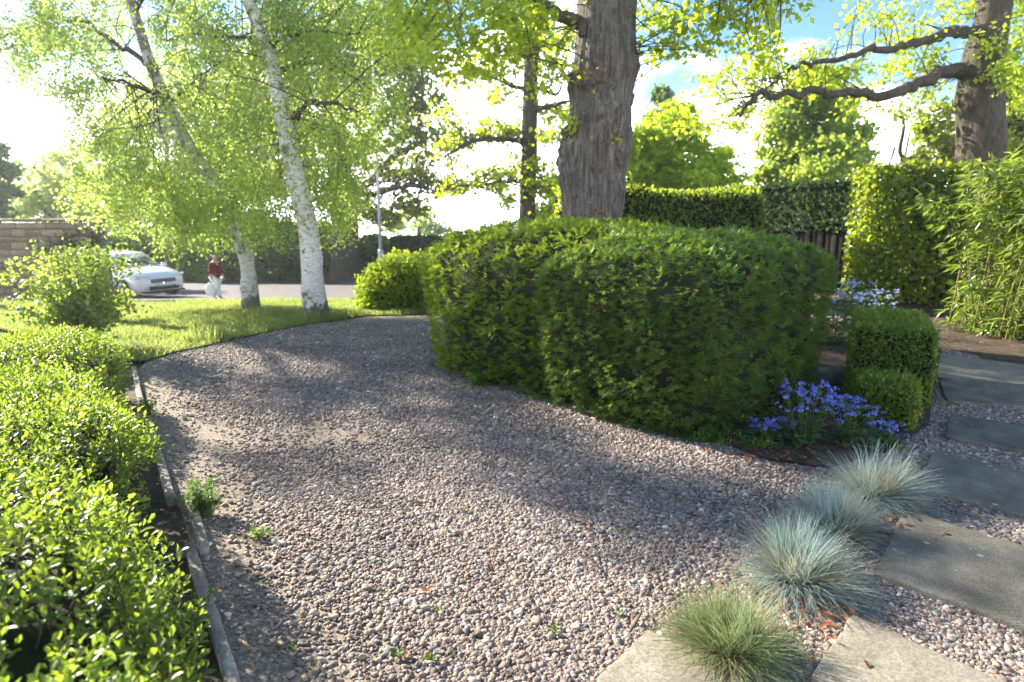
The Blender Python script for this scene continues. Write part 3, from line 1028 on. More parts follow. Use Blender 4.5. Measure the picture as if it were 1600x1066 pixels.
# ------------------------------------------------------------------ fence of dark boards with a clipped hedge along its top
F1, F2 = np.array([8.2, 10.0 + .9]), np.array([-6.4, 34.2])
F1 = np.array([6.1, 13.5]) + (np.array([6.1, 13.5]) - np.array([-5.1, 32])) / 21.6 * 2.2
fd = (F2 - F1) / np.linalg.norm(F2 - F1)
FL = np.linalg.norm(F2 - F1)
fang = math.atan2(fd[1], fd[0])
fence = thing('board_fence', (*((F1 + F2) / 2), zg(*((F1 + F2) / 2))), 'long dark fence of upright boards across the road under a clipped hedge', 'fence')
bme = MB().box((0, 0, .69), (.158, .02, 1.38)).mesh('board', M['fence_board'])
fo = np.array(fence.location)
nb = int(FL / .145)
nrm2 = np.array([-fd[1], fd[0]])
nrm2 = nrm2 if nrm2[1] > 0 else -nrm2
for i in range(nb):
    q = F1 + fd * (i + .5) * FL / nb + nrm2 * (.004 if i % 2 else -.004)
    o = bpy.data.objects.new('board', bme)
    C.objects.link(o)
    o.parent = fence
    o.location = np.array([q[0], q[1], zg(*q) + rng.normal(0, .008)]) - fo
    o.rotation_euler = (0, 0, fang + rng.normal(0, .01))
nrm2 = np.array([-fd[1], fd[0]])
nrm2 = nrm2 if nrm2[1] > 0 else -nrm2
mb = MB()
for hgt in (.35, 1.1):
    a, b = F1 + nrm2 * .035, F2 + nrm2 * .035
    mb.tube([(*(a + (b - a) * k / 12), zg(*(a + (b - a) * k / 12)) + hgt) for k in range(13)], .03, 4)
link('rail', mb.mesh('rail', M['fence_board']), fence)
ih = thing('clipped_hedge', (*((F1 + F2) / 2 + nrm2 * .5), zg(*((F1 + F2) / 2))), 'long dark evergreen hedge clipped level above the board fence', 'hedge')
mid = (F1 + F2) / 2 + nrm2 * .33
V, F, cen = box_solid(mid[0], mid[1], FL, .85, fang, 2.2, (.05, 1.6), 53, zlow=1.22, step=.22)
core_mesh('branches', V, F, cen, ih, .08, M['shade_core'])
p, D, N, s = clad(V, F, 26000, T_OVAL, .085, .10, .5, .1, .7)
leaf_obj('foliage', ih, p, D, N, s, T_OVAL, M['ivy_leaf'])
# trunks that carry the hedge behind the fence
mb = MB()
for i in range(14):
    q = F1 + fd * (i + .5) * FL / 14 + nrm2 * .3
    mb.tube([(*q, zg(*q)), (q[0] + .03, q[1], zg(*q) + .8), (*q, zg(*q) + 1.5)], .04, 6)
link('stems', mb.mesh('stems', M['limb_dark'], True), ih)


# ------------------------------------------------------------------ glossy shrubs along the left edge of the drive
def sprigs(V, F, n, size, per=9, length=.085, depth=.12):
    p, nr = sample_tris(V, F, n)
    k = nr[:, 2] > -.3
    p, nr = p[k], nr[k]
    n = len(p)
    p = p - nr * (rng.uniform(0, 1, n) ** 1.5 * depth)[:, None]
    ax = unit(nr * .75 + np.array([0, 0, .8]) + rdir(n) * .38)
    a = unit(np.cross(ax, rdir(n)))
    b = np.cross(ax, a)
    PP, DD, NN, SS = [], [], [], []
    for i in range(per):
        f = i / (per - 1)
        th = i * 2.4 + rng.uniform(-.3, .3, n)
        rad = np.cos(th)[:, None] * a + np.sin(th)[:, None] * b
        el = .25 + .85 * f + rng.normal(0, .15, n)
        d = rad * np.cos(el)[:, None] + ax * np.sin(el)[:, None]
        PP.append(p + ax * (length * f) + rad * .003)
        DD.append(d)
        NN.append(unit(ax - d * np.einsum('ij,ij->i', ax, d)[:, None] + rdir(n) * .2))
        SS.append(size * (1.1 - .45 * f) * rng.uniform(.5, 1.35, n))
    return np.concatenate(PP), np.concatenate(DD), np.concatenate(NN), np.concatenate(SS), p, ax


def shrub(s0, s1, off, hw, H, label, seed, n, size, mat, parts=False, name='evergreen_shrub', prof=None, per=9, nexp=2.6, T=T_OVAL, depth=.13, lump=(.12, 2.6), length=.085, shade_core=.15):
    m = E_((s0 + s1) / 2, off)
    t = thing(name, m, label, 'shrub')
    V, F, cen = solid(m[0], m[1], (s1 - s0) / 2, hw, math.atan2(EV[1], EV[0]), H, nexp,
                      prof or [(.80, 0), (.92, .22), (1.0, .5), (.97, .72), (.82, .88), (.5, .975), (.02, 1)], lump, seed, nu=80)
    core_mesh('branches', V, F, cen, t, shade_core, M['shade_core'])
    p, D, N, S_, tip, ax = sprigs(V, F, n, size, per, length, depth)
    if parts:
        leaf_parts(t, p, D, N, S_, T, mat)
    else:
        leaf_obj('foliage', t, p, D, N, S_, T, mat)
    mb = MB()
    k = rng.choice(len(tip), min(len(tip), 700), False)
    for i in k:
        mb.tube([tip[i] - ax[i] * .14, tip[i] + ax[i] * length], [.0035, .002], 3, False)
    link('shoots', mb.mesh('shoots', M['twig']), t)
    return t


shrub(-2.4, .95, .81, .62, .80, 'near glossy evergreen shrub filling the bottom left beside the timber edge', 61, 5000, .031, M['shrub_leaf'], True, lump=(.25, 2.1))
shrub(.75, 2.75, .74, .58, .70, 'middle glossy evergreen shrub of the row along the timber edge', 62, 3300, .032, M['shrub_leaf'], True, lump=(.23, 2.2))
shrub(2.45, 4.85, .70, .52, .62, 'far glossy evergreen shrub of the row just in front of the loose shrub', 63, 3000, .034, M['shrub_leaf'], lump=(.22, 2.2))
shrub(-1.05, -.45, 1.32, .30, .62, 'large-leaved shrub cut off by the lower left corner', 64, 420, .062, M['shrub_leaf'], True, length=.11)
# loose shrub at the far end of the row, with arching stems
m = G(133, 553)
ls = thing('loose_shrub', m, 'tall open round-leaved shrub at the far end of the row by the stone wall', 'shrub')
mb, tips = MB(), []
for i in range(70):
    th = rng.uniform(0, 6.28)
    L = rng.uniform(.45, 1.2)
    e = np.array([math.cos(th), math.sin(th), 0]) * rng.uniform(.12, .60)
    pts = smooth_path([m + e * .08, m + e * .4 + np.array([0, 0, L * .55]), m + e * .8 + np.array([0, 0, L * .9]), m + e * 1.1 + np.array([0, 0, L])], 9)
    mb.tube(pts, np.linspace(.008, .002, 9), 4, False)
    for q in pts[2:]:
        for _ in range(5):
            tips.append(q + rng.normal(0, .06, 3))
link('stems', mb.mesh('stems', M['twig']), ls)
tips = np.array(tips)
tips = np.repeat(tips, 3, 0) + rng.normal(0, .03, (len(tips) * 3, 3))
n = len(tips)
leaf_obj('foliage', ls, tips, unit(rdir(n) + np.array([0, 0, .2])), unit(rdir(n) + np.array([0, 0, .7])), .05 * rng.uniform(.6, 1.2, n), T_ROUND, M['loose_leaf'])

# ------------------------------------------------------------------ timber edging boards and pegs
def edging(pa, pb, top, label, w=.045):
    a, b = np.array(pa), np.array(pb)
    c = (a + b) / 2
    L = np.linalg.norm((b - a)[:2])
    ang = math.atan2(b[1] - a[1], b[0] - a[0])
    nseg = 14
    t = np.linspace(-.5, .5, nseg) * L
    wob = .005 * fbm(np.c_[t * 3, t * 0 + c[0], t * 0], 4)
    zz = .004 * fbm(np.c_[t * 4, t * 0 + c[1], t * 0], 8)
    V = []
    for ti, wi, zi in zip(t, wob, zz):
        for y, z in ((-w / 2, -.06), (w / 2, -.06), (w / 2, top - .004), (w / 2 - .004, top), (-w / 2 + .004, top), (-w / 2, top - .004)):
            V.append((ti, y + wi, z + (zi if z > 0 else 0)))
    Fs = []
    for i in range(nseg - 1):
        for j in range(6):
            k = (j + 1) % 6
            Fs.append((i * 6 + j, i * 6 + k, (i + 1) * 6 + k, (i + 1) * 6 + j)[::-1])
    Fs += [tuple(range(6)), tuple((nseg - 1) * 6 + j for j in range(5, -1, -1))]
    o = bpy.data.objects.new('edging_board', mk('edging_board', V, Fs, M['timber']))
    C.objects.link(o)
    o.location = c
    o.rotation_euler = (0, 0, ang)
    return tag(o, label, 'edging board', 'timber boards edging the drive')


edging(E_(-1.6, .0), E_(1.05, .015), .052, 'nearest weathered grey timber edging board at the foot of the near shrub')
edging(E_(.98, -.045), E_(1.55, -.055), .045, 'short timber edging offcut overlapping the end of the nearest board')
edging(E_(1.62, .03), E_(3.35, .03), .055, 'timber edging board beyond the feathery weed beside the middle shrub')
edging(E_(3.5, .05), E_(5.3, .02), .050, 'farthest timber edging board running to the lawn corner')
for s, lab in ((1.0, 'square timber peg at the joint of the two nearest edging boards'), (1.6, 'square timber peg beside the feathery weed')):
    q = E_(s, .055 if s < 1.5 else -.01)
    tag(link('edging_peg', MB().box((q[0], q[1], .0), (.04, .04, .10), .57, .92).mesh('edging_peg', M['timber'])), lab, 'peg')

# ------------------------------------------------------------------ paving slabs
def slab(tl, bl, tr, L, label, mat, cut=None, h=.032):
    tl, bl, tr = (G(*q)[:2] for q in (tl, bl, tr))
    u = (tr - tl) / np.linalg.norm(tr - tl)
    a, d = tl, bl
    b, c = tl + u * L, bl + u * L
    cs = [a, d, c, b]
    V, n = [], 4
    cen = sum(cs) / 4
    outer = []
    for k in range(4):
        p0, p1 = cs[k], cs[(k + 1) % 4]
        for i in range(9):
            f = i / 9
            q = p0 + (p1 - p0) * f
            if i == 0:
                q = q + (cen - q) * .012
            nn = np.array([(p1 - p0)[1], -(p1 - p0)[0]])
            nn = nn / np.linalg.norm(nn)
            q = q + nn * .009 * float(fbm(np.array([[q[0] * 9, q[1] * 9, 0]]), 6)[0])
            outer.append(q)
    m = len(outer)
    for sc, z in ((1, -.03), (1, h - .007), (.994, h - .001), (.984, h)):
        for q in outer:
            e = cen + (q - cen) * sc
            V.append((e[0] - cen[0], e[1] - cen[1], z))
    Fs = []
    for r_ in range(3):
        for i in range(m):
            k = (i + 1) % m
            Fs.append((r_ * m + i, r_ * m + k, (r_ + 1) * m + k, (r_ + 1) * m + i))
    Fs.append(tuple(3 * m + i for i in range(m)))
    o = bpy.data.objects.new('paving_slab', mk('paving_slab', V, Fs, mat))
    C.objects.link(o)
    o.location = (cen[0], cen[1], zg(*cen))
    o.rotation_euler = (rng.normal(0, .006), rng.normal(0, .006), 0)
    return tag(o, label, 'paving slab', 'stone slabs of the stepping path')


slab((1010, 995), (930, 1075), (1105, 1032), .62, 'sun-toned buff paving slab under the nearest grass tuft', M['slab_sun_tone'])
slab((1330, 970), (1262, 1078), (1532, 1064), .9, 'sun-toned buff paving slab at the bottom to the right of the nearest tuft', M['slab_sun_tone'])
slab((1410, 806), (1365, 905), (1600, 862), 1.0, 'large grey shade-toned paving slab beside the second and third grass tufts', M['slab_shade_tone'])
slab((1455, 712), (1430, 768), (1600, 745), 1.0, 'grey shade-toned paving slab beside the farthest grass tuft', M['slab_shade_tone'])
slab((1484, 652), (1474, 688), (1600, 672), 1.0, 'grey shade-toned paving slab with white spots to the right of the box mound', M['slab_shade_tone'])
slab((1466, 598), (1478, 632), (1600, 606), 1.2, 'dark shade-toned paving slab just in front of the sunlit far slab', M['slab_shade_tone'])
slab((1470, 558), (1462, 594), (1600, 575), 1.3, 'far sun-toned buff paving slab beside the square box block', M['slab_sun_tone'])

# ------------------------------------------------------------------ blue fescue tufts
def fescue(px, py, rad, h, label, mats, n=2600, lean=(0, 0)):
    b = G(px, py)
    t = thing('fescue_tuft', b, label, 'grass tuft', 'grass tufts along the path')
    for nm, mat, k, lo in (('blades', mats[0], n, 0), ('dry_blades', mats[1], n // 3, 1)):
        nt_ = 46
        ta, tb = rng.uniform(0, 2 * math.pi, nt_), rng.uniform(0, 1, nt_) ** .6 * 1.45
        ti = rng.integers(0, nt_, k)
        th = ta[ti] + rng.normal(0, .30, k)
        tilt = np.abs(tb[ti] + rng.normal(0, .20, k)) + (.15 if lo else 0)
        L = (rad * 1.15 + (h - rad) * np.cos(tilt)) * rng.uniform(.5, 1.22, k)
        d = np.c_[np.cos(th) * np.sin(tilt), np.sin(th) * np.sin(tilt), np.cos(tilt)] + np.array([lean[0], lean[1], 0]) * .3
        d = unit(d)
        r0 = rng.uniform(0, 1, k) ** .5 * .075
        base = b + np.c_[np.cos(th) * r0, np.sin(th) * r0, np.zeros(k)] + np.array([0, 0, .012])
        side = unit(np.cross(d, np.array([0, 0, 1.0]) + rdir(k) * .3))
        w = .0014 * rng.uniform(.7, 1.3, k)
        droop = rng.uniform(.10, .62, k) * np.sin(tilt)
        swing = rng.normal(0, .24, k)
        V, m = [], 6
        for i in range(m):
            f = i / (m - 1)
            c = base + d * (L * f)[:, None]
            c = c + side * (swing * L * f * f)[:, None]
            c[:, 2] = np.maximum(c[:, 2] - droop * L * f * f, b[2] + .01 + .012 * rng.uniform(0, 1, k))
            ww = w * (1 - f ** 2 * .85)
            V.append(c - side * ww[:, None])
            V.append(c + side * ww[:, None])
        V = np.stack(V, 1).reshape(-1, 3)
        tf = [(2 * i, 2 * i + 1, 2 * i + 3, 2 * i + 2) for i in range(m - 1)]
        li = np.array([i for f in tf for i in f])
        LI = (li[None, :] + (np.arange(k) * 2 * m)[:, None]).ravel()
        o = link(nm, mk(nm, V, (LI, np.full(k * (m - 1), 4)), mat), t)
        o['kind'] = 'stuff'


fescue(1138, 1022, .205, .22, 'nearest sunlit green and straw coloured grass tuft between the two buff slabs', (M['fescue_green'], M['fescue_straw']), 2600, (-.5,-.3))
fescue(1245, 912, .245, .25, 'wide blue-green grass tuft with dry blades, second from the front', (M['fescue'], M['fescue_straw']), 2700, (.6,-.5))
fescue(1303, 834, .225, .23, 'bluest grass tuft, third from the front of the row', (M['fescue'], M['fescue_straw']), 2300, (-.4,.5))
fescue(1363, 780, .26, .26, 'farthest blue grass tuft in front of the blue flowers', (M['fescue'], M['fescue_straw']), 2500, (.7,.1))


# ------------------------------------------------------------------ blue flowering plants
def floret(n):
    a = np.arange(5) * 2 * math.pi / 5
    V = [(0, 0, 0)]
    for x in a:
        V += [(math.cos(x - .45) * .75, math.sin(x - .45) * .75, .08), (math.cos(x), math.sin(x), .12), (math.cos(x + .45) * .75, math.sin(x + .45) * .75, .08)]
    return np.array(V), [(0, 3 * k + 1, 3 * k + 2, 3 * k + 3) for k in range(5)]


T_FLORET = floret(5)


def flower_plant(base, r, h, nst, label, petal, group, leafn=60, ls=.055):
    base = np.asarray(base, float)
    t = thing('flowering_plant', base, label, 'flowers', group)
    mb = MB()
    fp, fn = [], []
    lp, ld = [], []
    for i in range(nst):
        th = rng.uniform(0, 6.28)
        rr = r * rng.uniform(0, 1) ** .6
        hh = h * rng.uniform(.65, 1.1)
        tip = base + np.array([math.cos(th) * rr, math.sin(th) * rr, hh])
        pts = smooth_path([base + np.array([math.cos(th), math.sin(th), 0]) * rr * .25, base + (tip - base) * np.array([.6, .6, .6]), tip], 6)
        mb.tube(pts, np.linspace(.003, .0015, 6), 3, False)
        for q in pts[2:5]:
            lp.append(q)
            ld.append(rdir(1)[0] * np.array([1, 1, .4]))
        for b in range(rng.integers(2, 4)):
            c = tip + rng.normal(0, .022, 3) * np.array([1, 1, .5])
            mb.tube([tip - np.array([0, 0, .03]), c], .0013, 3, False)
            m = rng.integers(9, 15)
            q = rdir(m)
            q[:, 2] = np.abs(q[:, 2])
            fp.append(c + q * .017)
            fn.append(q)
    link('stems', mb.mesh('stems', M['herb_leaf']), t)
    fp, fn = np.concatenate(fp), np.concatenate(fn)
    n = len(fp)
    o = leaf_obj('blossom', t, fp, unit(np.cross(fn, rdir(n))), fn, .0062 * rng.uniform(.8, 1.3, n), T_FLORET, petal)
    o['kind'] = 'stuff'
    th = rng.uniform(0, 6.28, leafn)
    rr = r * rng.uniform(.1, 1, leafn)
    q = base + np.c_[np.cos(th) * rr, np.sin(th) * rr, h * .45 * rng.uniform(.1, 1, leafn)]
    lp = np.concatenate([np.array(lp), q])
    d = np.concatenate([np.array(ld), np.c_[np.cos(th), np.sin(th), rng.uniform(-.3, .3, leafn)]])
    n = len(lp)
    sz = np.concatenate([np.full(n - leafn, ls * .6), ls * rng.uniform(.6, 1.2, leafn)])
    leaf_obj('foliage', t, lp, unit(d), unit(np.array([0, 0, 1]) + rdir(n) * .4), sz, T_HEART, M['herb_leaf'])


gA, gB = 'bright blue flowering plants beside the dark yew', 'pale blue flowering plants behind the box block'
for px, py, r, h, ns, lab in ((1205, 693, .15, .16, 14, 'low sprawling bright blue flowers at the foot of the dark yew'),
                              (1255, 698, .22, .42, 32, 'tallest bright blue flower clump behind the farthest blue grass tuft'),
                              (1325, 695, .20, .30, 28, 'bright blue flower clump right against the small box mound'),
                              (1382, 700, .10, .18, 10, 'small bright blue flower sprig in front of the box mound')):
    flower_plant(G(px, py), r, h, ns, lab, M['blue_petal'], gA)
for px, py, r, h, ns, lab in ((1300, 540, .28, .70, 34, 'pale blue flowers close against the far side of the dark yew'),
                              (1328, 535, .28, .72, 34, 'tall pale blue flowers half way between the yew and the box block'),
                              (1362, 520, .28, .55, 26, 'pale blue flowers just behind the box block under the beech hedge')):
    flower_plant(G(px, py), r, h, ns, lab, M['pale_petal'], gB, 120, .07)

# stone in the bed
q = G(1300, 598)
V, F, cen = solid(q[0] - .02, q[1] + .05, .22, .14, .2, .12, 2.6, [(1, 0), (1, .4), (.92, .8), (.6, 1), (.02, 1.03)], (.02, 6), 71, nu=28, nv=12)
tag(link('bed_stone', mk('bed_stone', V, [tuple(f) for f in F], M['bed_stone'], True)), 'flat rounded stone lying in the bed under the dark yew', 'stone')


# ------------------------------------------------------------------ litter, weeds, twigs
def scatter_poly(poly, n):
    poly = np.array([np.asarray(q)[:2] for q in poly])
    q = rng.uniform(poly.min(0), poly.max(0), (n, 2))
    return q[inside(q, poly)]


q = np.concatenate([scatter_poly(YBED, 2600), scatter_poly(HEDGE_BED, 1500), scatter_poly(RBED, 1500)])
g1 = G(1340, 592)[:2]
q = np.concatenate([q, g1 + rng.normal(0, .13, (260, 2)), G(1200, 715)[:2] + rng.normal(0, .16, (160, 2)), G(1245, 960)[:2] + rng.normal(0, .12, (130, 2)), G(1400, 830)[:2] + rng.normal(0, .12, (130, 2))])
nbig = len(q)
qg = scatter_poly(GRAVEL, 5200)
qg = qg[(qg[:, 1] < 8) & (qg[:, 1] > 1.3) & (fbm(np.c_[qg * .9, np.zeros(len(qg))], 61) > -.15)]
q = np.concatenate([q, qg])
n = len(q)
Pn = np.c_[q, zgv(q[:, 0], q[:, 1]) + .022 + .012 * rng.uniform(0, 1, n)]
o = leaf_obj('fallen_leaves', None, Pn, unit(rdir(n) * np.array([1, 1, .25])), unit(np.array([0, 0, 1]) + rdir(n) * .5), np.where(np.arange(n) < nbig, .035, .014) * rng.uniform(.4, 1.3, n), T_OVAL, M['brown_leaf'], True)
tag(o, 'dry brown leaves littering the planting beds and the drive', 'leaves')

# leaf debris and small sprouts in the gravel: countable ones as things
wm = None
seed = np.random.default_rng(5)
for i in range(15):
    px, py = seed.uniform(330, 1120), seed.uniform(610, 1050)
    if px < 300 + (py - 560) * .16:
        px += 120
    b = G(px, py)
    if wm is None:
        k = 14
        th = rng.uniform(0, 6.28, k)
        d = unit(np.c_[np.cos(th), np.sin(th), rng.uniform(.3, 1.2, k)])
        Vv, Ff = leaves(np.zeros((k, 3)) + d * .01, d, unit(np.array([0, 0, 1.]) + rdir(k) * .3), .035 * rng.uniform(.5, 1.2, k), T_OVAL)
        wm = mk('gravel_weed', Vv, Ff, M['weed_leaf'])
    o = bpy.data.objects.new('gravel_weed', wm)
    C.objects.link(o)
    o.location = b + np.array([0, 0, .012])
    o.rotation_euler = (0, 0, seed.uniform(0, 6.28))
    o.scale = (seed.uniform(.35, .75),) * 3
    tag(o, 'tiny bright green weed sprouting in the gravel', 'weed', 'small weeds in the gravel')
dm = None
for i in range(34):
    px, py = seed.uniform(360, 1180), seed.uniform(640, 1055)
    b = G(px, py)
    if dm is None:
        Vv = T_OVAL[0] * np.array([1.3, 1, 2.5])
        dm = mk('dry_leaf', Vv, T_OVAL[1], M['brown_leaf'])
    o = bpy.data.objects.new('dry_leaf', dm)
    C.objects.link(o)
    o.location = b + np.array([0, 0, .022])
    o.rotation_euler = (seed.normal(0, .3), seed.normal(0, .3), seed.uniform(0, 6.28))
    o.scale = (seed.uniform(.02, .045),) * 3
    tag(o, 'dry curled brown leaf lying on the gravel', 'leaf', 'fallen leaves on the gravel')
for a, b, lab in (((925, 835), (880, 812), 'thin dark twig lying on the gravel right of the middle'), ((905, 880), (930, 905), 'short dark twig on the gravel near the slabs'),
                  ((1405, 812), (1435, 826), 'pale twig lying on the large grey slab'), ((520, 870), (470, 850), 'thin twig on the sunlit gravel at left'),
                  ((985, 1000), (1000, 960), 'dark twig beside the buff slab')):
    A_, B_ = G(*a), G(*b)
    A_[2] += .04; B_[2] += .036
    md = (A_ + B_) / 2 + np.array([.02, .01, .008])
    tag(link('twig', MB().tube(smooth_path([A_, md, B_], 7), np.linspace(.005, .003, 7), 5).mesh('twig', M['twig'], True)), lab, 'twig')


# green weeds along the timber edge and at the yew's foot
def herb(b, r, h, n, label, mat, size, T=T_OVAL, name='weed_clump', cat='weed', group=None, nst=24):
    b = np.asarray(b, float)
    t = thing(name, b, label, cat, group)
    mb = MB()
    pts_all = []
    for i in range(nst):
        th = rng.uniform(0, 6.28)
        rr = r * rng.uniform(.2, 1)
        tip = b + np.array([math.cos(th) * rr, math.sin(th) * rr, h * rng.uniform(.4, 1.1)])
        pts = smooth_path([b + np.array([math.cos(th), math.sin(th), 0]) * rr * .3, (b + tip) / 2 + np.array([0, 0, h * .15]), tip], 6)
        mb.tube(pts, .0018, 3, False)
        pts_all.append(pts[1:])
    link('stems', mb.mesh('stems', M['herb_leaf']), t)
    pa = np.concatenate(pts_all)
    k = rng.choice(len(pa), n)
    p = pa[k] + rng.normal(0, .012, (n, 3))
    p[:, 2] = np.maximum(p[:, 2], b[2] + .008)
    leaf_obj('foliage', t, p, unit(rdir(n) + np.array([0, 0, .25])), unit(rdir(n) * .8 + np.array([0, 0, 1])), size * rng.uniform(.5, 1.2, n), T, mat)


herb(E_(1.42, -.10), .17, .17, 1500, 'feathery green weed growing over the timber edge', M['herb_leaf'], .026, T_FROND)
herb(E_(1.0, -.30), .05, .05, 60, 'small feathery seedling on the gravel beside the timber edge', M['weed_leaf'], .03, T_FROND)
herb(E_(.35, .10), .15, .14, 260, 'small-leaved creeping weed between the near shrub and its board', M['herb_leaf'], .03)
herb(E_(-.35, .12), .14, .09, 160, 'creeping weed at the bottom left beside the nearest board', M['herb_leaf'], .03)
herb(E_(2.55, .06), .12, .12, 200, 'bright green weed on the edge of the middle board', M['weed_leaf'], .03)
herb(E_(3.55, .02), .09, .12, 120, 'yellow-green sprout at the far board joint', M['weed_leaf'], .035)
herb(G(950, 650), .28, .16, 900, 'feathery weed patch under the junction of the two yews', M['weed_leaf'], .03, T_FROND, nst=50)
herb(G(1110, 690), .20, .07, 420, 'low bright green ground cover at the front corner of the dark yew', M['weed_leaf'], .032, nst=40)
herb(G(1180, 702), .14, .06, 240, 'low bright green ground cover between the dark yew and the blue flowers', M['weed_leaf'], .03, nst=30)
herb(G(745, 604), .14, .12, 240, 'pale green sprouts at the left foot of the rounded yew', M['weed_leaf'], .035)
for px, py in ((1000, 785), (950, 740), (1130, 760)):
    pass


def long_grass(b, r, h, n, label):
    b = np.asarray(b, float)
    th = rng.uniform(0, 6.28, n)
    rr = r * rng.uniform(0, 1, n) ** .5
    p = b + np.c_[np.cos(th) * rr, np.sin(th) * rr, np.zeros(n)]
    p[:, 2] = zgv(p[:, 0], p[:, 1]) + .01
    d = unit(rdir(n) * .45 + np.array([0, 0, 1]))
    T = (np.array([(-.03, 0, 0), (.03, 0, 0), (.018, .6, .03), (-.018, .6, .03), (0, 1, .12)]), [(0, 1, 2, 3), (3, 2, 4)])
    o = leaf_obj('long_grass', None, p, d, rdir(n), h * rng.uniform(.5, 1.1, n), T, M['grass'])
    me = o.data
    me.transform(Matrix.Translation(-Vector(b)))
    o.location = b
    tag(o, label, 'grass tuft')


long_grass(G(320, 533), .28, .22, 320, 'clump of longer grass on the near edge of the lawn')
long_grass(G(505, 500), .38, .20, 520, 'rough grass round the foot of the white birch')
long_grass(G(395, 490), .34, .16, 300, 'rough grass round the foot of the leaning birch')


# ------------------------------------------------------------------ trees
def trunk_mesh(path, rad, nring, nside, mat, ridge=(0, 0, 0), flare=0.0, burrs=(), seed=0):
    """tapered bark tube with vertical ridges and burrs (angle, height fraction, size, bulge)"""
    p = smooth_path(path, nring)
    r = np.interp(np.linspace(0, 1, nring), np.linspace(0, 1, len(rad)), rad)
    f = np.linspace(0, 1, nring)
    th = np.arange(nside) / nside * 2 * math.pi
    dist = np.concatenate([[0], np.cumsum(np.linalg.norm(np.diff(p, axis=0), axis=1))])
    t = unit(np.gradient(p, axis=0))
    a = unit(np.cross(np.array([0, 1.0, 0]), t))
    b = np.cross(t, a)
    TH, ZZ = np.meshgrid(th, dist)
    Rr = np.repeat(r[:, None], nside, 1)
    q = np.c_[np.cos(TH).ravel() * ridge[1], np.sin(TH).ravel() * ridge[1], ZZ.ravel() * ridge[2]]
    big = fbm(np.c_[np.cos(TH).ravel() * 1.2, np.sin(TH).ravel() * 1.2, ZZ.ravel() * .7], seed + 5, 2).reshape(nring, nside)
    if ridge[0]:
        rg = 1 - np.abs(fbm(q, seed, 3)).reshape(nring, nside) * 2.2
        Rr = Rr * (1 + .05 * big) + ridge[0] * rg
    else:
        Rr = Rr * (1 + .06 * big)
    if flare:
        root = 1 + .35 * np.sin(TH * 5 + seed) * .4
        Rr = Rr + flare * np.exp(-ZZ / (flare * 1.6 + .1)) * root
    for ba, bz, bs, bo in burrs:
        dth = (TH - ba + math.pi) % (2 * math.pi) - math.pi
        g = np.exp(-((dth * r.mean()) ** 2 + ((ZZ - bz) * .8) ** 2) / bs ** 2)
        Rr = Rr + bo * g * (1 + .5 * fbm(np.c_[np.cos(TH).ravel() * 7, np.sin(TH).ravel() * 7, ZZ.ravel() * 11], seed + 9, 3).reshape(nring, nside))
    V = p[:, None, :] + Rr[..., None] * (np.cos(TH)[..., None] * a[:, None, :] + np.sin(TH)[..., None] * b[:, None, :])
    F = []
    for i in range(nring - 1):
        for j in range(nside):
            k = (j + 1) % nside
            F.append((i * nside + j, i * nside + k, (i + 1) * nside + k, (i + 1) * nside + j))
    F.append(tuple((nring - 1) * nside + j for j in range(nside)))
    return mk('trunk', V.reshape(-1, 3), F, mat, True), p


def blob(c, r, n, sub=9, tight=.34, up=.25, drop=0.0):
    """leaf points in sub-clusters of an ellipsoid"""
    c, r = np.asarray(c, float), np.broadcast_to(np.asarray(r, float), (3,))
    k = max(2, sub)
    u = rdir(k) * (rng.uniform(.25, 1, k) ** .6)[:, None]
    cc = c + u * r
    i = rng.integers(0, k, n)
    p = cc[i] + rng.normal(0, 1, (n, 3)) * r * tight * np.array([1, 1, .75])
    p[:, 2] -= drop * rng.uniform(0, 1, n) ** 2
    return p, cc


def branch_twigs(mb, cc, roots, r0=.016, sides=4, sag=.12, maxlen=2.4):
    tipp = []
    for c in cc:
        d = np.linalg.norm(roots - c, axis=1)
        d = d + np.maximum(0, roots[:, 2] - c[2]) * .5
        near = np.flatnonzero(d < d.min() * 1.7 + .15)
        b = roots[near[rng.integers(0, len(near))]]
        L = np.linalg.norm(c - b)
        if L < .05 or L > maxlen:
            continue
        m = (b + c) / 2 + rng.normal(0, .10, 3) * L + np.array([0, 0, sag * L])
        q_ = smooth_path([b, m, c], 9)
        tipp.append(q_[3:])
        mb.tube(smooth_path([b, m, c], 7), np.linspace(min(r0, .007 + .007 * L), .0025, 7), sides, False)
    return np.concatenate(tipp) if tipp else np.zeros((0, 3))


def crown_obj(t, p, size, T, mat, upn=.6, dd=(0, 0, -.1), name='crown'):
    n = len(p)
    return leaf_obj(name, t, p, unit(rdir(n) + np.array(dd)), unit(rdir(n) + np.array([0, 0, upn])), size * rng.uniform(.6, 1.25, n), T, mat)


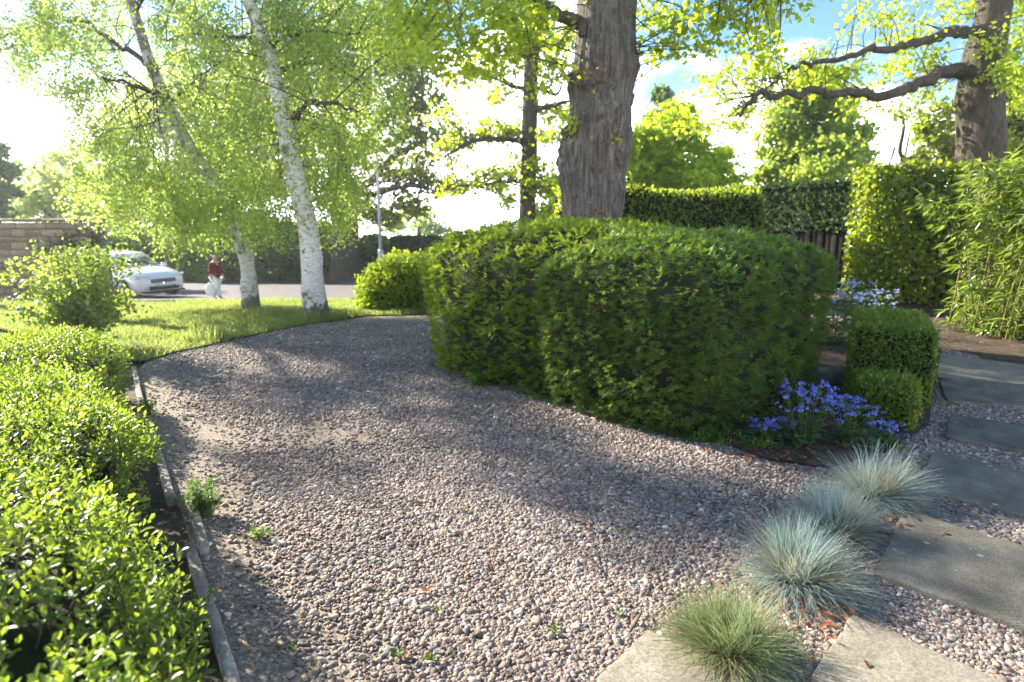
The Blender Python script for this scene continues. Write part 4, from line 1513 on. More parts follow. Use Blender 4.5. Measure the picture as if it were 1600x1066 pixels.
def tree(name, label, base, trunk_path, rad, limbs, blobs, leafsize, T, mat, bark, nside=14, nring=40, ridge=(0, 0, 0), flare=.1, burrs=(), upn=.6, dd=(0, 0, -.1), tleaf=.8,
         tw=.016, maxlen=2.4, seed=0, group=None, twig_mat=None, drop=0.0, thin_twigs=1.0):
    t = thing(name, base, label, 'tree', group)
    me, p = trunk_mesh(trunk_path, rad, nring, nside, bark, ridge, flare, burrs, seed)
    link('trunk', me, t)
    roots = [p[len(p) // 3:]]
    for lp, lr in limbs:
        q = smooth_path(lp, max(10, 6 * len(lp)))
        q[1:-1] += rng.normal(0, 1, (len(q) - 2, 3)) * np.linalg.norm(q[-1] - q[0]) * .006
        rr = np.interp(np.linspace(0, 1, len(q)), np.linspace(0, 1, len(lr)), lr)
        link('limb', MB().tube(q, rr * (1 + .12 * fbm(q * 3.1, seed + 3, 2)), 10, True, .07).mesh('limb', twig_mat or bark, True), t)
        roots.append(q)
    roots = np.concatenate(roots)
    PP, CC = [], []
    for b in blobs:
        p_, cc = blob(*b[:3], **(b[3] if len(b) > 3 else {}), drop=drop)
        PP.append(p_)
        CC.append(cc)
    CC = np.concatenate(CC)
    if thin_twigs < 1:
        CC = CC[rng.uniform(0, 1, len(CC)) < thin_twigs]
    mb = MB()
    mb.tube([roots[0], roots[0] + 1e-3], .001, 3)
    tp = branch_twigs(mb, CC, roots, tw, 4, maxlen=maxlen)
    tp = np.repeat(tp, 3, 0)
    tp = tp[rng.uniform(0, 1, len(tp)) < tleaf / 3]
    PP.append(tp + rng.normal(0, leafsize * .7, tp.shape))
    link('branches', mb.mesh('branches', twig_mat or bark, True), t)
    crown_obj(t, np.concatenate(PP), leafsize, T, mat, upn, dd)
    return t


def auto_blobs(path, r, n, cnt, lo=.3, spread=.5, **kw):
    q = smooth_path(path, 60)
    out = []
    for i in range(cnt):
        c = q[int(rng.uniform(lo, 1) * 59)] + rng.normal(0, spread, 3) * np.array([1, 1, .7])
        out.append((c, r * rng.uniform(.7, 1.3), int(n * rng.uniform(.6, 1.4)), kw))
    return out


# --- the two birches: drooping strands of small leaves
def birch(base, path, rad, limbs, clumps, label, seed, strands=26, leafsize=.042, bark='birch_bark', hang=.95):
    t = thing('birch_tree', base, label, 'tree', 'birches on the lawn')
    me, p = trunk_mesh(path, rad, 90, 24, M[bark], (0, 0, 0), .07, ((0.6, 1.0, .09, .03), (4.4, .5, .12, .05), (3.9, 2.2, .1, .03)), seed)
    link('trunk', me, t)
    roots = [p[34:]]
    for lp, lr in limbs:
        q = smooth_path(lp, 16)
        q[1:-1] += rng.normal(0, .025, (14, 3))
        rr = np.interp(np.linspace(0, 1, 16), np.linspace(0, 1, len(lr)), lr)
        link('limb', MB().tube(q, rr, 8, True, .04).mesh('limb', M['limb_dark'], True), t)
        roots.append(q)
    roots = np.concatenate(roots)
    mb = MB()
    PP = []
    for c, r, w in clumps:
        k = max(3, int(strands * w))
        st = c + rdir(k) * (rng.uniform(0, 1, k) ** .4)[:, None] * np.array([r, r, r * .7])
        branch_twigs(mb, st[::8], roots, .011, 4, .2, 2.6)
        for s in st:
            L = rng.uniform(.25 * hang, hang)
            m = int(L / .021)
            f = np.linspace(0, 1, m)
            dr = rdir(1)[0] * .22
            dr = dr * 1.6
            q = s + np.c_[dr[0] * f, dr[1] * f, -.75 * L * f ** 1.2 + .08 * np.sin(f * 3)]
            if rng.uniform() < .35:
                mb.tube(q[::max(1, m // 4)], .0022, 3, False)
            PP.append(q + rng.normal(0, .035, q.shape))
            PP.append(q + rng.normal(0, .09, q.shape))
            PP.append(q[::2] + rng.normal(0, .16, q[::2].shape))
    link('branches', mb.mesh('branches', M['limb_dark']), t)
    crown_obj(t, np.concatenate(PP), leafsize, T_DIAM, M['birch_leaf'], .35, (0, 0, -.55))


bl = G(392, 487)
Yb = bl[1]
pathL = [bl + np.array([0, 0, -.05])] + [P(x, y, Yb + d) for x, y, d in ((386, 415, 0), (350, 310, 0), (292, 222, .1), (243, 120, .2), (216, 40, .3), (200, -20, .4), (186, -90, .5), (176, -170, .6), (170, -240, .7))]
kL = Yb / 1000
limL = [([P(262, 165, Yb + .1), P(300, 130, Yb - .2), P(345, 95, Yb - .5)], [.035, .02, .008]),
        ([P(240, 110, Yb + .2), P(200, 80, Yb + .5), P(140, 40, Yb + .8), P(60, 20, Yb + 1)], [.05, .04, .03, .01]),
        ([P(210, 20, Yb + .3), P(270, -60, Yb - .4), P(330, -110, Yb - .8)], [.045, .03, .01]),
        ([P(255, 150, Yb + .1), P(215, 135, Yb - .6), P(160, 120, Yb - 1.1)], [.04, .03, .01])]
clL = []
for x, y, r, w in ((60, 45, 42, .45), (130, 70, 42, .5), (30, 110, 30, .3), (185, 140, 45, .6), (110, 150, 36, .5), (255, 70, 45, .6), (50, 5, 40, .3),
                   (175, 225, 55, 1.0), (230, 265, 60, 1.2), (160, 310, 50, 1.0), (290, 320, 60, 1.2), (230, 320, 55, 1.0), (330, 345, 45, .9),
                   (330, 250, 55, .9), (300, 170, 50, .8), (285, 350, 45, .8), (360, 310, 45, .8), (340, 130, 55, .8), (150, 10, 36, .3),
                   (90, -70, 40, .3), (235, -60, 45, .4), (160, -150, 45, .3), (10, 60, 30, .3), (200, -170, 60, .8), (150, -240, 60, .8), (260, -230, 60, .7)):
    for sgn in (-.4, 1, 1.3):
        clL.append((P(x + rng.normal(0, 12), y - 20, Yb + sgn * rng.uniform(.4, 1.6)), r * kL, w))
birch(bl, pathL, [.145, .115, .105, .10, .09, .08, .075, .06, .045, .03], limL, clL, 'leaning birch with a slim greyish trunk nearer the parked car', 2, 17, .054, 'birch_bark_dark')
br = G(495, 498)
Yr = br[1]
kR = Yr / 1000
pathR = [br + np.array([0, 0, -.05])] + [P(x, y, Yr + d) for x, y, d in ((488, 430, 0), (482, 360, 0), (468, 300, 0), (452, 235, 0), (436, 150, .1), (412, 60, .1), (388, 0, .2), (372, -60, .2), (360, -130, .3), (352, -200, .3))]
limR = [([P(422, 75, Yr + .1), P(440, 62, Yr), P(470, 50, Yr - .2), P(560, 52, Yr - .5)], [.045, .035, .025, .008]),
        ([P(408, 58, Yr + .1), P(370, 62, Yr + .3), P(310, 55, Yr + .5), P(250, 58, Yr + .7)], [.03, .025, .018, .006]),
        ([P(445, 190, Yr + .1), P(490, 160, Yr - .5), P(560, 175, Yr - .9)], [.04, .03, .01]),
        ([P(430, 120, Yr + .1), P(470, 100, Yr + .5), P(530, 110, Yr + 1.0), P(600, 150, Yr + 1.3)], [.045, .035, .02, .008])]
clR = []
for x, y, r, w in ((420, 100, 45, .6), (480, 60, 60, .9), (550, 60, 60, .9), (610, 80, 50, .6), (330, 60, 55, .8), (520, 150, 60, .9), (600, 170, 45, .5), (560, 230, 50, .7),
                   (410, 200, 48, .9), (490, 220, 50, .8), (405, 290, 42, .9), (520, 300, 42, .7), (400, 350, 36, .7), (540, 340, 30, .4), (350, 180, 50, .7),
                   (480, -30, 70, .7), (380, -70, 70, .6), (580, -30, 60, .6), (430, -150, 70, .6), (340, -150, 60, .5), (290, 10, 55, .8), (450, 20, 55, .8), (640, 30, 45, .5)):
    for sgn in (-.4, 1, 1.3):
        clR.append((P(x + rng.normal(0, 12), y - 20, Yr + sgn * rng.uniform(.4, 1.5)), r * kR, w))
birch(br, pathR, [.185, .165, .155, .145, .13, .115, .10, .09, .07, .05, .03], limR, clR, 'white-barked birch at the edge of the gravel, nearest the camera', 7, 16, .054)

# --- third birch, added left of view to shade the drive; only its fringe shows
r3 = np.random.default_rng(29)
b3 = np.array([-12.3, 13.6, zg(-12.3, 13.6)])
path3 = [b3 + np.array([0, 0, -.05]), b3 + np.array([.1, .1, 2]), b3 + np.array([.3, .3, 4]), b3 + np.array([.5, .6, 6.5]), b3 + np.array([.7, .9, 9]), b3 + np.array([.9, 1.2, 11.5])]
lim3, cl3 = [], []
for i in range(46):
    dw, ds, z3 = r3.uniform(-1.7, 4.8), r3.uniform(-1.4, 1.4), r3.uniform(5.4, 10.4)
    if dw < .4:
        z3 = r3.uniform(6.6, 9.8)
    if .45 < dw < 1.6 and 7.2 < z3 < 9.1:  # crown gap shaped so sun reaches the rounded yew
        continue
    c3 = np.array([b3[0] + .59 * dw - .81 * ds, b3[1] + .81 * dw + .59 * ds, z3])
    cl3.append((c3, r3.uniform(.34, .62), r3.uniform(1.0, 1.8)))
    if i % 4 == 0:
        zz = max(2.5, (z3 - b3[2]) * .72)
        st3 = b3 + np.array([.08 * zz, .1 * zz, zz])
        lim3.append(([st3, (st3 + c3) / 2 + np.array([0, 0, .3]), c3], [.05, .03, .01]))
birch(b3, path3, [.20, .17, .15, .12, .08, .03], lim3, cl3, 'added birch outside the left margin that shades the drive', 17, 15, .070, hang=.42)

# --- the big oak
Yo = 9.6
ob = np.array([1.2, Yo, zg(1.2, Yo)])
pathO = [ob + np.array([.0, 0, -.1]), P(925, 338, Yo), P(932, 250, Yo), P(938, 160, Yo), P(943, 90, Yo), P(948, 0, Yo + .1), P(956, -120, Yo + .2), P(965, -260, Yo + .3)]
kO = Yo / 1000
limO = [([P(915, 40, Yo), P(872, 22, Yo - .3), P(820, -10, Yo - .7), P(740, -40, Yo - 1.1), P(660, -20, Yo - 1.4)], [.11, .08, .06, .045, .02]),
        ([P(975, -30, Yo), P(1050, -60, Yo - .8), P(1130, -40, Yo - 1.3), P(1220, -10, Yo - 1.6)], [.13, .09, .06, .02]),
        ([P(960, -120, Yo + .2), P(1060, -220, Yo + .6), P(1180, -260, Yo + 1)], [.15, .1, .04]),
        ([P(955, -100, Yo + .2), P(850, -200, Yo + .8), P(740, -260, Yo + 1.2)], [.15, .1, .04])]
bo = []
for x, y, rx, n in ((665, 25, 42, 380), (720, 50, 48, 520), (770, 25, 46, 480), (830, 40, 40, 400), (700, 95, 36, 300), (745, 105, 32, 260), (800, 90, 34, 240), (640, 70, 30, 160), (850, 130, 22, 60),
                    (1035, 15, 40, 320), (1090, 30, 46, 420), (1150, 25, 44, 360), (1215, 12, 34, 220), (1060, 75, 24, 120), (1035, 95, 20, 80), (1180, 70, 30, 150), (1120, 75, 22, 90), (1190, 100, 18, 60), 
                    (680, -50, 80, 900), (780, -60, 80, 900), (880, -70, 80, 700), (1020, -60, 80, 800), (1120, -60, 80, 800), (1220, -70, 70, 500),
                    (800, -180, 110, 900), (950, -260, 140, 1300), (1100, -200, 120, 1000), (680, -170, 90, 600)):
    bo.append((P(x, y, Yo + (1.0 if 850 < x < 1040 else -.8) + rng.normal(0, .5)), np.array([rx, rx * 1.3, rx * .66]) * kO * .92, int(n * (.62 if y > -20 else .4)), dict(sub=9, tight=.30)))
burrs = ((4.45, 3.05, .24, .10), (3.55, 2.60, .22, .17), (3.35, 2.25, .20, .10), (5.0, 3.0, .18, .07), (5.9, 2.75, .26, .06), (5.5, 2.05, .2, .08), (4.2, 1.9, .16, .06), (4.9, 1.65, .13, .05), (4.5, 3.9, .16, .07), (5.8, 3.75, .22, .09), (3.3, 3.5, .15, .08))
oak = tree('oak_tree', 'big oak with a massive ridged trunk rising behind the yews', ob, pathO, [.43, .41, .405, .40, .39, .385, .35, .30], limO, bo, .105, T_OAKL, M['oak_leaf'], M['oak_bark'],
           110, 220, (.032, 9.0, .8), .05, burrs, .9, (0, 0, -.15), tw=.014, maxlen=1.7, seed=4, thin_twigs=.6, tleaf=2.4, twig_mat=M['limb_dark'])
for x, y, w, h, dz in ((924, 128, .17, .15, .36), (948, 138, .14, .12, .36), (984, 150, .08, .16, .08), (893, 212, .13, .17, .26),  (932, 264, .11, .11, .40), (966, 248, .12, .14, .30), (902, 302, .09, .08, .36), (936, 305, .07, .06, .41), (978, 20, .10, .14, .2), (910, 45, .09, .12, .26)):
    c_ = P(x, y, Yo - dz * .93)
    V, F, cen = solid(0, 0, w, w * .8, rng.uniform(0, 3), h * 2, 2.2, [(.1, 0), (.6, .12), (1, .45), (.8, .8), (.4, .96), (.02, 1)], (.06, 9), int(x), z0=0, nu=36, nv=18)
    link('burr', mk('burr', V + c_ - np.array([0, 0, h]), [tuple(f) for f in F], M['burr'], True), oak)
sp = [P(893, 195, Yo - .45), P(900, 188, Yo - .5), P(963, 215, Yo - .5), P(890, 210, Yo - .4)]
pp = np.concatenate([q + rng.normal(0, .055, (26, 3)) for q in sp])
crown_obj(oak, pp, .06, T_OAKL, M['oak_leaf'], name='sprouts')
pp = np.concatenate([P(930, 330, Yo - .56) + rng.normal(0, .05, (26, 3)), P(935, 112, Yo - .5) + rng.normal(0, .05, (24, 3))])
crown_obj(oak, pp, .05, T_OVAL, M['brown_leaf'], name='dry_sprouts')

# --- oak on the right behind the beech hedge
Yq = 15.0
kq = Yq / 1000
qb = np.array([(1533 - 800) * kq, Yq, 0.0])
pathQ = [qb + np.array([0, 0, -.05]), P(1532, 245, Yq), P(1532, 170, Yq), P(1535, 100, Yq), P(1548, 40, Yq), P(1560, -30, Yq), P(1575, -140, Yq)]
limQ = [([P(1512, 118, Yq), P(1490, 110, Yq - .3), P(1440, 128, Yq - .8), P(1385, 148, Yq - 1.2), P(1300, 143, Yq - 1.6), P(1215, 147, Yq - 1.9), P(1182, 153, Yq - 2), P(1150, 182, Yq - 2.1)], [.17, .14, .115, .095, .075, .06, .05, .02]),
        ([P(1540, 48, Yq), P(1490, 52, Yq - .3), P(1430, 68, Yq - .6), P(1370, 78, Yq - .9), P(1300, 96, Yq - 1.2), P(1250, 100, Yq - 1.4), P(1215, 125, Yq - 1.5), P(1170, 160, Yq - 1.6)], [.13, .11, .085, .065, .05, .04, .03, .012]),
        ([P(1560, -20, Yq), P(1620, -60, Yq - .5), P(1700, -80, Yq - 1)], [.14, .1, .04]),
        ([P(1555, -30, Yq), P(1480, -120, Yq - .3), P(1380, -150, Yq - .8)], [.14, .09, .03])]
bq = []
for x, y, rx, n in ((1560, 20, 42, 380), (1500, 15, 36, 220), (1590, 70, 40, 420), (1575, 120, 34, 260), (1600, 20, 40, 300), (1450, 40, 32, 130), (1400, 62, 30, 130), (1390, 30, 22, 70), (1345, 20, 24, 60), (1440, 95, 34, 150), (1380, 110, 34, 160),
                    (1320, 115, 34, 200), (1260, 95, 26, 110), (1290, 130, 32, 160), (1240, 130, 26, 90), (1200, 110, 22, 60), (1180, 140, 24, 70), (1150, 110, 26, 80), (1110, 130, 28, 100), (1165, 175, 24, 90), (1130, 190, 34, 170), (1090, 200, 28, 130), (1190, 60, 24, 70),
                    (1340, 165, 30, 130), (1400, 165, 32, 140), (1450, 140, 30, 130), (1550, 150, 20, 50), (1530, 215, 14, 30), (1540, 70, 26, 90), (1430, 185, 26, 80), (1590, 160, 24, 120),
                    (1450, -60, 90, 500), (1560, -80, 90, 700), (1650, 0, 90, 700), (1350, -60, 70, 250), (1550, -200, 140, 900)):
    if x > 1535 and y > 40 and y < 130:
        bq.append((P(x, y, Yq - .9), np.array([rx, rx * .6, rx * .7]) * kq * .8, n // 2, dict(sub=6, tight=.26)))
    bq.append((P(x, y, Yq - 2.1 * min(1, max(0, (1500 - x) / 330)) + .9 + rng.normal(0, .35)), np.array([rx, rx * 1.1, rx * .62]) * kq, int(n * .8), dict(sub=10, tight=.26)))
tree('oak_tree', 'oak with long level limbs standing behind the beech hedge at right', qb, pathQ, [.58, .46, .43, .41, .33, .3, .2], limQ, bq, .125, T_OAKL, M['oak_leaf'], M['limb_dark'],
     60, 90, (.02, 6, .9), .2, ((3.4, 4.1, .3, .12), (4.6, 3.2, .3, .1), (4.2, 4.4, .25, .1)), .9, (0, 0, -.15), tw=.014, maxlen=1.9, seed=12, thin_twigs=.55, tleaf=2.6)

# --- middle oak, slim, in the gap left of the big trunk
Ym = 22.0
km = Ym / 1000
mbs = np.array([(824 - 800) * km, Ym, zg(.5, Ym)])
pathM = [mbs, P(824, 330, Ym), P(827, 250, Ym), P(828, 170, Ym), P(830, 100, Ym), P(838, 60, Ym), P(848, 0, Ym), P(850, -60, Ym)]
limM = [([P(824, 222, Ym), P(780, 218, Ym - .4), P(735, 222, Ym - .9), P(695, 245, Ym - 1.4)], [.10, .08, .06, .02]),
        ([P(828, 172, Ym), P(860, 166, Ym - .4), P(890, 158, Ym - .8)], [.10, .08, .04]),
        ([P(829, 142, Ym), P(845, 138, Ym - .5), P(868, 148, Ym - 1), P(880, 130, Ym - 1.2)], [.08, .06, .05, .02]),
        ([P(828, 140, Ym), P(800, 135, Ym + .5), P(770, 120, Ym + .9)], [.06, .05, .015]),
        ([P(830, 100, Ym), P(810, 85, Ym - .5), P(760, 90, Ym - 1)], [.08, .05, .015]),
        ([P(825, 282, Ym), P(780, 285, Ym - .6), P(730, 290, Ym - 1), P(685, 300, Ym - 1.3)], [.05, .04, .03, .01])]
bm = []
for x, y, rx, n in ((800, 60, 40, 420), (850, 55, 36, 380), (760, 100, 34, 220), (860, 110, 30, 240), (780, 150, 26, 90), (870, 175, 26, 150), (770, 200, 32, 200), (730, 215, 30, 180), (700, 235, 26, 130), (860, 215, 24, 130), (800, 210, 22, 110),
                    (800, 265, 30, 220), (760, 280, 30, 190), (720, 290, 24, 110), (860, 290, 34, 420), (870, 330, 30, 340), (845, 260, 22, 130), (700, 300, 18, 60), (790, 310, 20, 60), (880, 60, 26, 160), (830, 10, 50, 500), (720, 130, 24, 90), (690, 180, 26, 110)):
    bm.append((P(x, y, Ym + rng.normal(0, .7)), np.array([rx, rx * 1.1, rx * .6]) * km, int(n * 1.35), dict(sub=12, tight=.25)))
tree('oak_tree', 'slim dark-trunked oak in the gap just left of the massive trunk', mbs, pathM, [.30, .27, .26, .24, .22, .17, .12, .08], limM, bm, .15, T_ROUND, M['oak_leaf'], M['limb_dark'],
     16, 60, (.01, 5, 1), .1, (), .8, tw=.03, maxlen=3, seed=21)

# --- far oak behind the right birch, across the road
Yf = 32.5
kf = Yf / 1000
fb = np.array([(541 - 800) * kf, Yf, zg(-8.3, Yf)])
pathF = [fb, P(540, 390, Yf), P(538, 330, Yf), P(530, 270, Yf), P(520, 210, Yf), P(515, 140, Yf), P(510, 60, Yf), P(505, -20, Yf)]
limF = [([P(530, 270, Yf), P(560, 225, Yf - .5), P(600, 195, Yf - 1), P(640, 150, Yf - 1.5), P(670, 120, Yf - 2)], [.3, .25, .2, .14, .06]),
        ([P(535, 300, Yf), P(570, 290, Yf - 1), P(620, 240, Yf - 1.6), P(655, 220, Yf - 2), P(640, 190, Yf - 2)], [.2, .18, .15, .1, .05]),
        ([P(525, 240, Yf), P(480, 200, Yf + .8), P(440, 170, Yf + 1.2)], [.25, .16, .06]),
        ([P(518, 180, Yf), P(560, 150, Yf - 1), P(600, 110, Yf - 2), P(640, 80, Yf - 2)], [.2, .15, .1, .05]),
        ([P(535, 310, Yf), P(600, 300, Yf - 1), P(640, 290, Yf - 1.5), P(690, 300, Yf - 2)], [.16, .12, .08, .03]),
        ([P(520, 200, Yf), P(560, 180, Yf + 1), P(590, 190, Yf + 1.5), P(630, 205, Yf + 2)], [.16, .12, .1, .04])]
bf = []
for x, y, rx, n in ((480, 120, 50, 700), (540, 100, 50, 700), (600, 90, 46, 520), (650, 110, 40, 380), (560, 170, 44, 420), (620, 160, 40, 300), (670, 160, 34, 220), (500, 220, 46, 560), (570, 240, 34, 240), (640, 215, 36, 260), (620, 270, 36, 240), (660, 260, 30, 180),
                    (690, 215, 26, 110), (500, 300, 44, 480), (560, 330, 32, 240), (600, 340, 30, 220), (640, 320, 30, 200), (680, 290, 26, 130), (440, 200, 50, 560), (440, 280, 44, 480), (520, 40, 60, 800), (600, 40, 50, 480), (650, 60, 40, 300), (440, 80, 60, 700), (570, 390, 24, 130), (530, 370, 24, 130)):
    bf.append((P(x, y, Yf + rng.normal(0, 1)), np.array([rx, rx * 1.1, rx * .65]) * kf, int(n * 1.7), dict(sub=16, tight=.27)))
tree('oak_tree', 'wide old oak across the road behind the lamp post', fb, pathF, [.75, .66, .62, .55, .45, .36, .26, .15], limF, bf, .20, T_CLUMP, M['far_oak_leaf'], M['limb_dark'],
     18, 60, (.03, 5, .6), .3, (), .7, tw=.05, maxlen=5, seed=25)


# --- background trees
def bg_tree(label, px, Y, base_py, boxes, leafsize, mat, T=T_CLUMP, name='broadleaf_tree', trunk_r=.2, group=None, n_per=1.0, top=None):
    k = Y / 1000
    b = P(px, base_py, Y)
    b[2] = zg(b[0], Y)
    ty = min(q[1] for q in boxes) if top is None else top
    path = [b, P(px, (base_py + ty) / 2, Y), P(px + 3, ty + 10, Y)]
    bl_ = []
    for x, y, rx, n in boxes:
        bl_.append((P(x, y, Y + rng.normal(0, rx * k * .5)), np.array([rx, rx, rx * .75]) * k, int(n * n_per), dict(sub=14, tight=.26)))
    return tree(name, label, b, path, [trunk_r, trunk_r * .8, trunk_r * .25], [], bl_, leafsize, T, mat, M['limb_dark'], 10, 20, tw=.05, maxlen=6, seed=int(px), thin_twigs=.5, group=group)


bg_tree('bright lime maple rising above the hedge right of the massive trunk', 1050, 24, 380,
        [(1040, 200, 36, 900), (1000, 230, 34, 800), (1080, 220, 36, 800), (1020, 270, 40, 1000), (1080, 270, 40, 1000), (1120, 260, 32, 600), (1140, 290, 26, 350), (990, 290, 26, 500), (1060, 175, 22, 250)], .15, M['lime_leaf'], n_per=1.7)
bg_tree('dark narrow conifer behind the lime maple', 1032, 38, 380, [(1032, 150, 14, 420), (1034, 190, 22, 700), (1030, 240, 28, 800), (1034, 290, 32, 700)], .26, M['dark_leaf'], name='conifer_tree', top=128)
bg_tree('domed pale green larch with a rounded outline above the dark fence hedge', 1272, 30, 360,
        [(1272, 140, 34, 900), (1245, 165, 34, 900), (1302, 165, 34, 900), (1230, 205, 38, 1100), (1285, 205, 44, 1400), (1322, 215, 32, 800), (1225, 250, 36, 1000), (1280, 255, 46, 1400), (1330, 255, 30, 750), (1205, 275, 24, 450), (1265, 118, 20, 320)], .17, M['larch_leaf'], T_CLUMP, 'larch_tree', n_per=2.3)
bg_tree('leafy tree behind the right-hand oak', 1590, 21, 330, [(1590, 140, 34, 600), (1600, 190, 38, 800), (1590, 235, 34, 600), (1480, 165, 24, 260), (1470, 210, 28, 380), (1450, 195, 20, 200), (1440, 235, 24, 260), (1480, 240, 26, 380), (1640, 160, 60, 900)], .15, M['far_oak_leaf'])
bg_tree('pale sunlit tree above the stone wall at far left', 75, 30, 420, [(60, 290, 40, 900), (110, 280, 36, 800), (100, 320, 44, 900), (40, 325, 36, 700), (140, 320, 36, 700), (90, 255, 26, 400)], .18, M['pale_leaf'])
bg_tree('dark evergreen tree at the left margin above the wall', -5, 27, 420, [(-12, 235, 20, 500), (6, 265, 18, 420), (-14, 300, 26, 700), (14, 300, 14, 260), (2, 330, 22, 420), (-30, 260, 40, 900)], .18, M['dark_leaf'])
bg_tree('broad hazy tree far behind the leaning birch', 260, 44, 430, [(160, 250, 55, 1500), (240, 190, 60, 2000), (330, 200, 60, 1900), (420, 190, 55, 1700), (200, 310, 60, 1800), (300, 300, 60, 1900), (390, 280, 55, 1700), (450, 250, 45, 1100), (150, 340, 45, 900), (360, 360, 50, 1200), (260, 370, 50, 1200), (290, 130, 50, 1100), (400, 130, 50, 1100)], .34, M['pale_leaf'])
bg_tree('pale hazy tree beyond the fence right of the lamp post', 655, 52, 400, [(640, 345, 26, 420), (670, 350, 22, 320), (610, 350, 24, 360), (655, 325, 20, 260), (690, 362, 14, 160)], .26, M['pale_leaf'])
bg_tree('low pale tree beyond the fence just left of the rounded yew', 735, 55, 400, [(722, 372, 18, 200), (755, 368, 18, 200), (780, 362, 18, 200)], .26, M['pale_leaf'])
bg_tree('bushy tree filling the gap below the branches of the slim oak', 880, 27, 390, [(850, 330, 26, 420), (880, 320, 28, 480), (868, 290, 20, 300)], .17, M['lime_leaf'])

# bare young tree
t = thing('bare_tree', (*(P(1408, 262, 24)[:2]), 0), 'thin bare-stemmed young tree between the larch and the right-hand oak', 'tree')
mb = MB()
q0 = P(1410, 262, 24)
mb.tube(smooth_path([(q0[0], q0[1], 0), q0, P(1406, 235, 24), P(1412, 200, 24), P(1408, 172, 24)], 20), np.linspace(.10, .05, 20), 7)
link('trunk', mb.mesh('trunk', M['limb_dark'], True), t)
mb = MB()
for a, b, c in (((1412, 262), (1420, 215), (1430, 190)), ((1398, 230), (1392, 250), (1386, 262)), ((1410, 190), (1425, 178), (1440, 175)), ((1409, 185), (1396, 176), (1388, 168))):
    mb.tube(smooth_path([P(*a, 24), P(*b, 24), P(*c, 24)], 8), np.linspace(.05, .02, 8), 5)
link('branches', mb.mesh('branches', M['limb_dark'], True), t)
pp = np.concatenate([P(x, y, 24) + rng.normal(0, .25, (60, 3)) for x, y in ((1440, 172), (1388, 168), (1412, 168), (1430, 190))])
crown_obj(t, pp, .1, T_OVAL, M['far_oak_leaf'])

# undergrowth across the road
for i, (x, y, Y, rx, hpx, mat, lab) in enumerate((
        (150, 445, 31, 60, 70, 'under_leaf', 'green shrub mass across the road behind the end of the stone wall'),
        (225, 445, 33, 55, 75, 'under_leaf', 'dark shrub across the road behind the white car'),
        (300, 443, 32, 50, 80, 'under_leaf', 'dark green shrub across the road behind the walking person'),
        (365, 443, 32.5, 48, 92, 'dark_leaf', 'very dark shrub across the road behind the leaning birch'),
        (435, 443, 32, 50, 84, 'dark_leaf', 'dark evergreen shrub across the road left of the white birch'),
        (500, 442, 33, 45, 78, 'under_leaf', 'dark shrub across the road at the foot of the wide old oak'),
        (570, 440, 34, 36, 62, 'under_leaf', 'low shrub between the wide old oak and the end of the fence'))):
    k = Y / 1000
    c = P(x, y, Y)
    c[2] = zg(c[0], Y)
    t = thing('roadside_shrub', c, lab, 'shrub', 'shrubs across the road')
    V, F, cen = solid(c[0], c[1] + .8, rx * k * 1.15, 1.2, 0, hpx * k * 1.05, 2.3, [(.9, 0), (1, .3), (.95, .6), (.75, .85), (.4, .97), (.02, 1)], (.35, 1.0), 80 + i, nu=40, nv=20)
    core_mesh('branches', V, F, cen, t, .25, M['shade_core'])
    p, D, N, s = clad(V, F, 5200, T_CLUMP, .19, .3, .6, .2, .8)
    leaf_obj('foliage', t, p, D, N, s, T_CLUMP, M[mat])
# far wood beyond everything
n = 9000
xs = rng.uniform(-110, 110, n)
yy = 95 + rng.uniform(0, 20, n)
hh = 3.2 + 1.8 * fbm(np.c_[xs * .12, xs * 0, xs * 0], 3)
o = leaf_obj('treeline', None, np.c_[xs, yy, zgv(xs, yy) + hh * rng.uniform(0, 1, n) ** .6 * (1 - .2 * rng.uniform(0, 1, n))], rdir(n), rdir(n), 1.1, T_CLUMP, M['pale_leaf'], True)
tag(o, 'distant wood beyond the road', 'trees')

# ------------------------------------------------------------------ bamboo-like shrub at right
bam = thing('bamboo_shrub', (6.0, 7.9, 0), 'tall bamboo with long drooping leaves at the right edge in front of the beech hedge', 'shrub')
mb = MB()
PP, DD, NN = [], [], []
for i in range(340):
    cx, cy = 7.2 + rng.normal(0, .42), 8.0 + rng.normal(0, .45)
    cx += .3 * (cy < 7.6)
    th = rng.uniform(0, 6.28)
    L = rng.uniform(1.35, 2.25)
    ln = rng.uniform(.15, .65)
    pts = smooth_path([(cx, cy, 0), (cx + math.cos(th) * ln * .25, cy + math.sin(th) * ln * .25, L * .5), (cx + math.cos(th) * ln * .65, cy + math.sin(th) * ln * .65, L * .86), (cx + math.cos(th) * ln * 1.15, cy + math.sin(th) * ln * 1.15, L)], 14)
    mb.tube(pts, np.linspace(.007, .003, 14), 5, False)
    for q in pts[0:] + np.array([0, 0, .1]):
        for _ in range(rng.integers(3, 6)):
            d0 = unit(np.array([rng.normal(), rng.normal(), .25]))
            qq = q + d0 * rng.uniform(.04, .2)
            k = rng.integers(3, 6)
            PP.append(np.repeat(qq[None], k, 0) + rng.normal(0, .012, (k, 3)))
            dd_ = unit(d0 + np.array([0, 0, -.55]) + rng.normal(0, .45, (k, 3)))
            DD.append(dd_)
            NN.append(unit(np.array([0, 0, 1.]) + rng.normal(0, .35, (k, 3))))
link('canes', mb.mesh('canes', M['cane'], True), bam)
PP, DD, NN = np.concatenate(PP), np.concatenate(DD), np.concatenate(NN)
T_BAM = (np.array([(0, 0, 0), (.085, .36, .02), (0, 1, -.14), (-.085, .36, .02)]), [(0, 1, 2), (0, 2, 3)])
leaf_parts(bam, PP, DD, NN, .17 * rng.uniform(.6, 1.2, len(PP)), T_BAM, M['bamboo_leaf'])

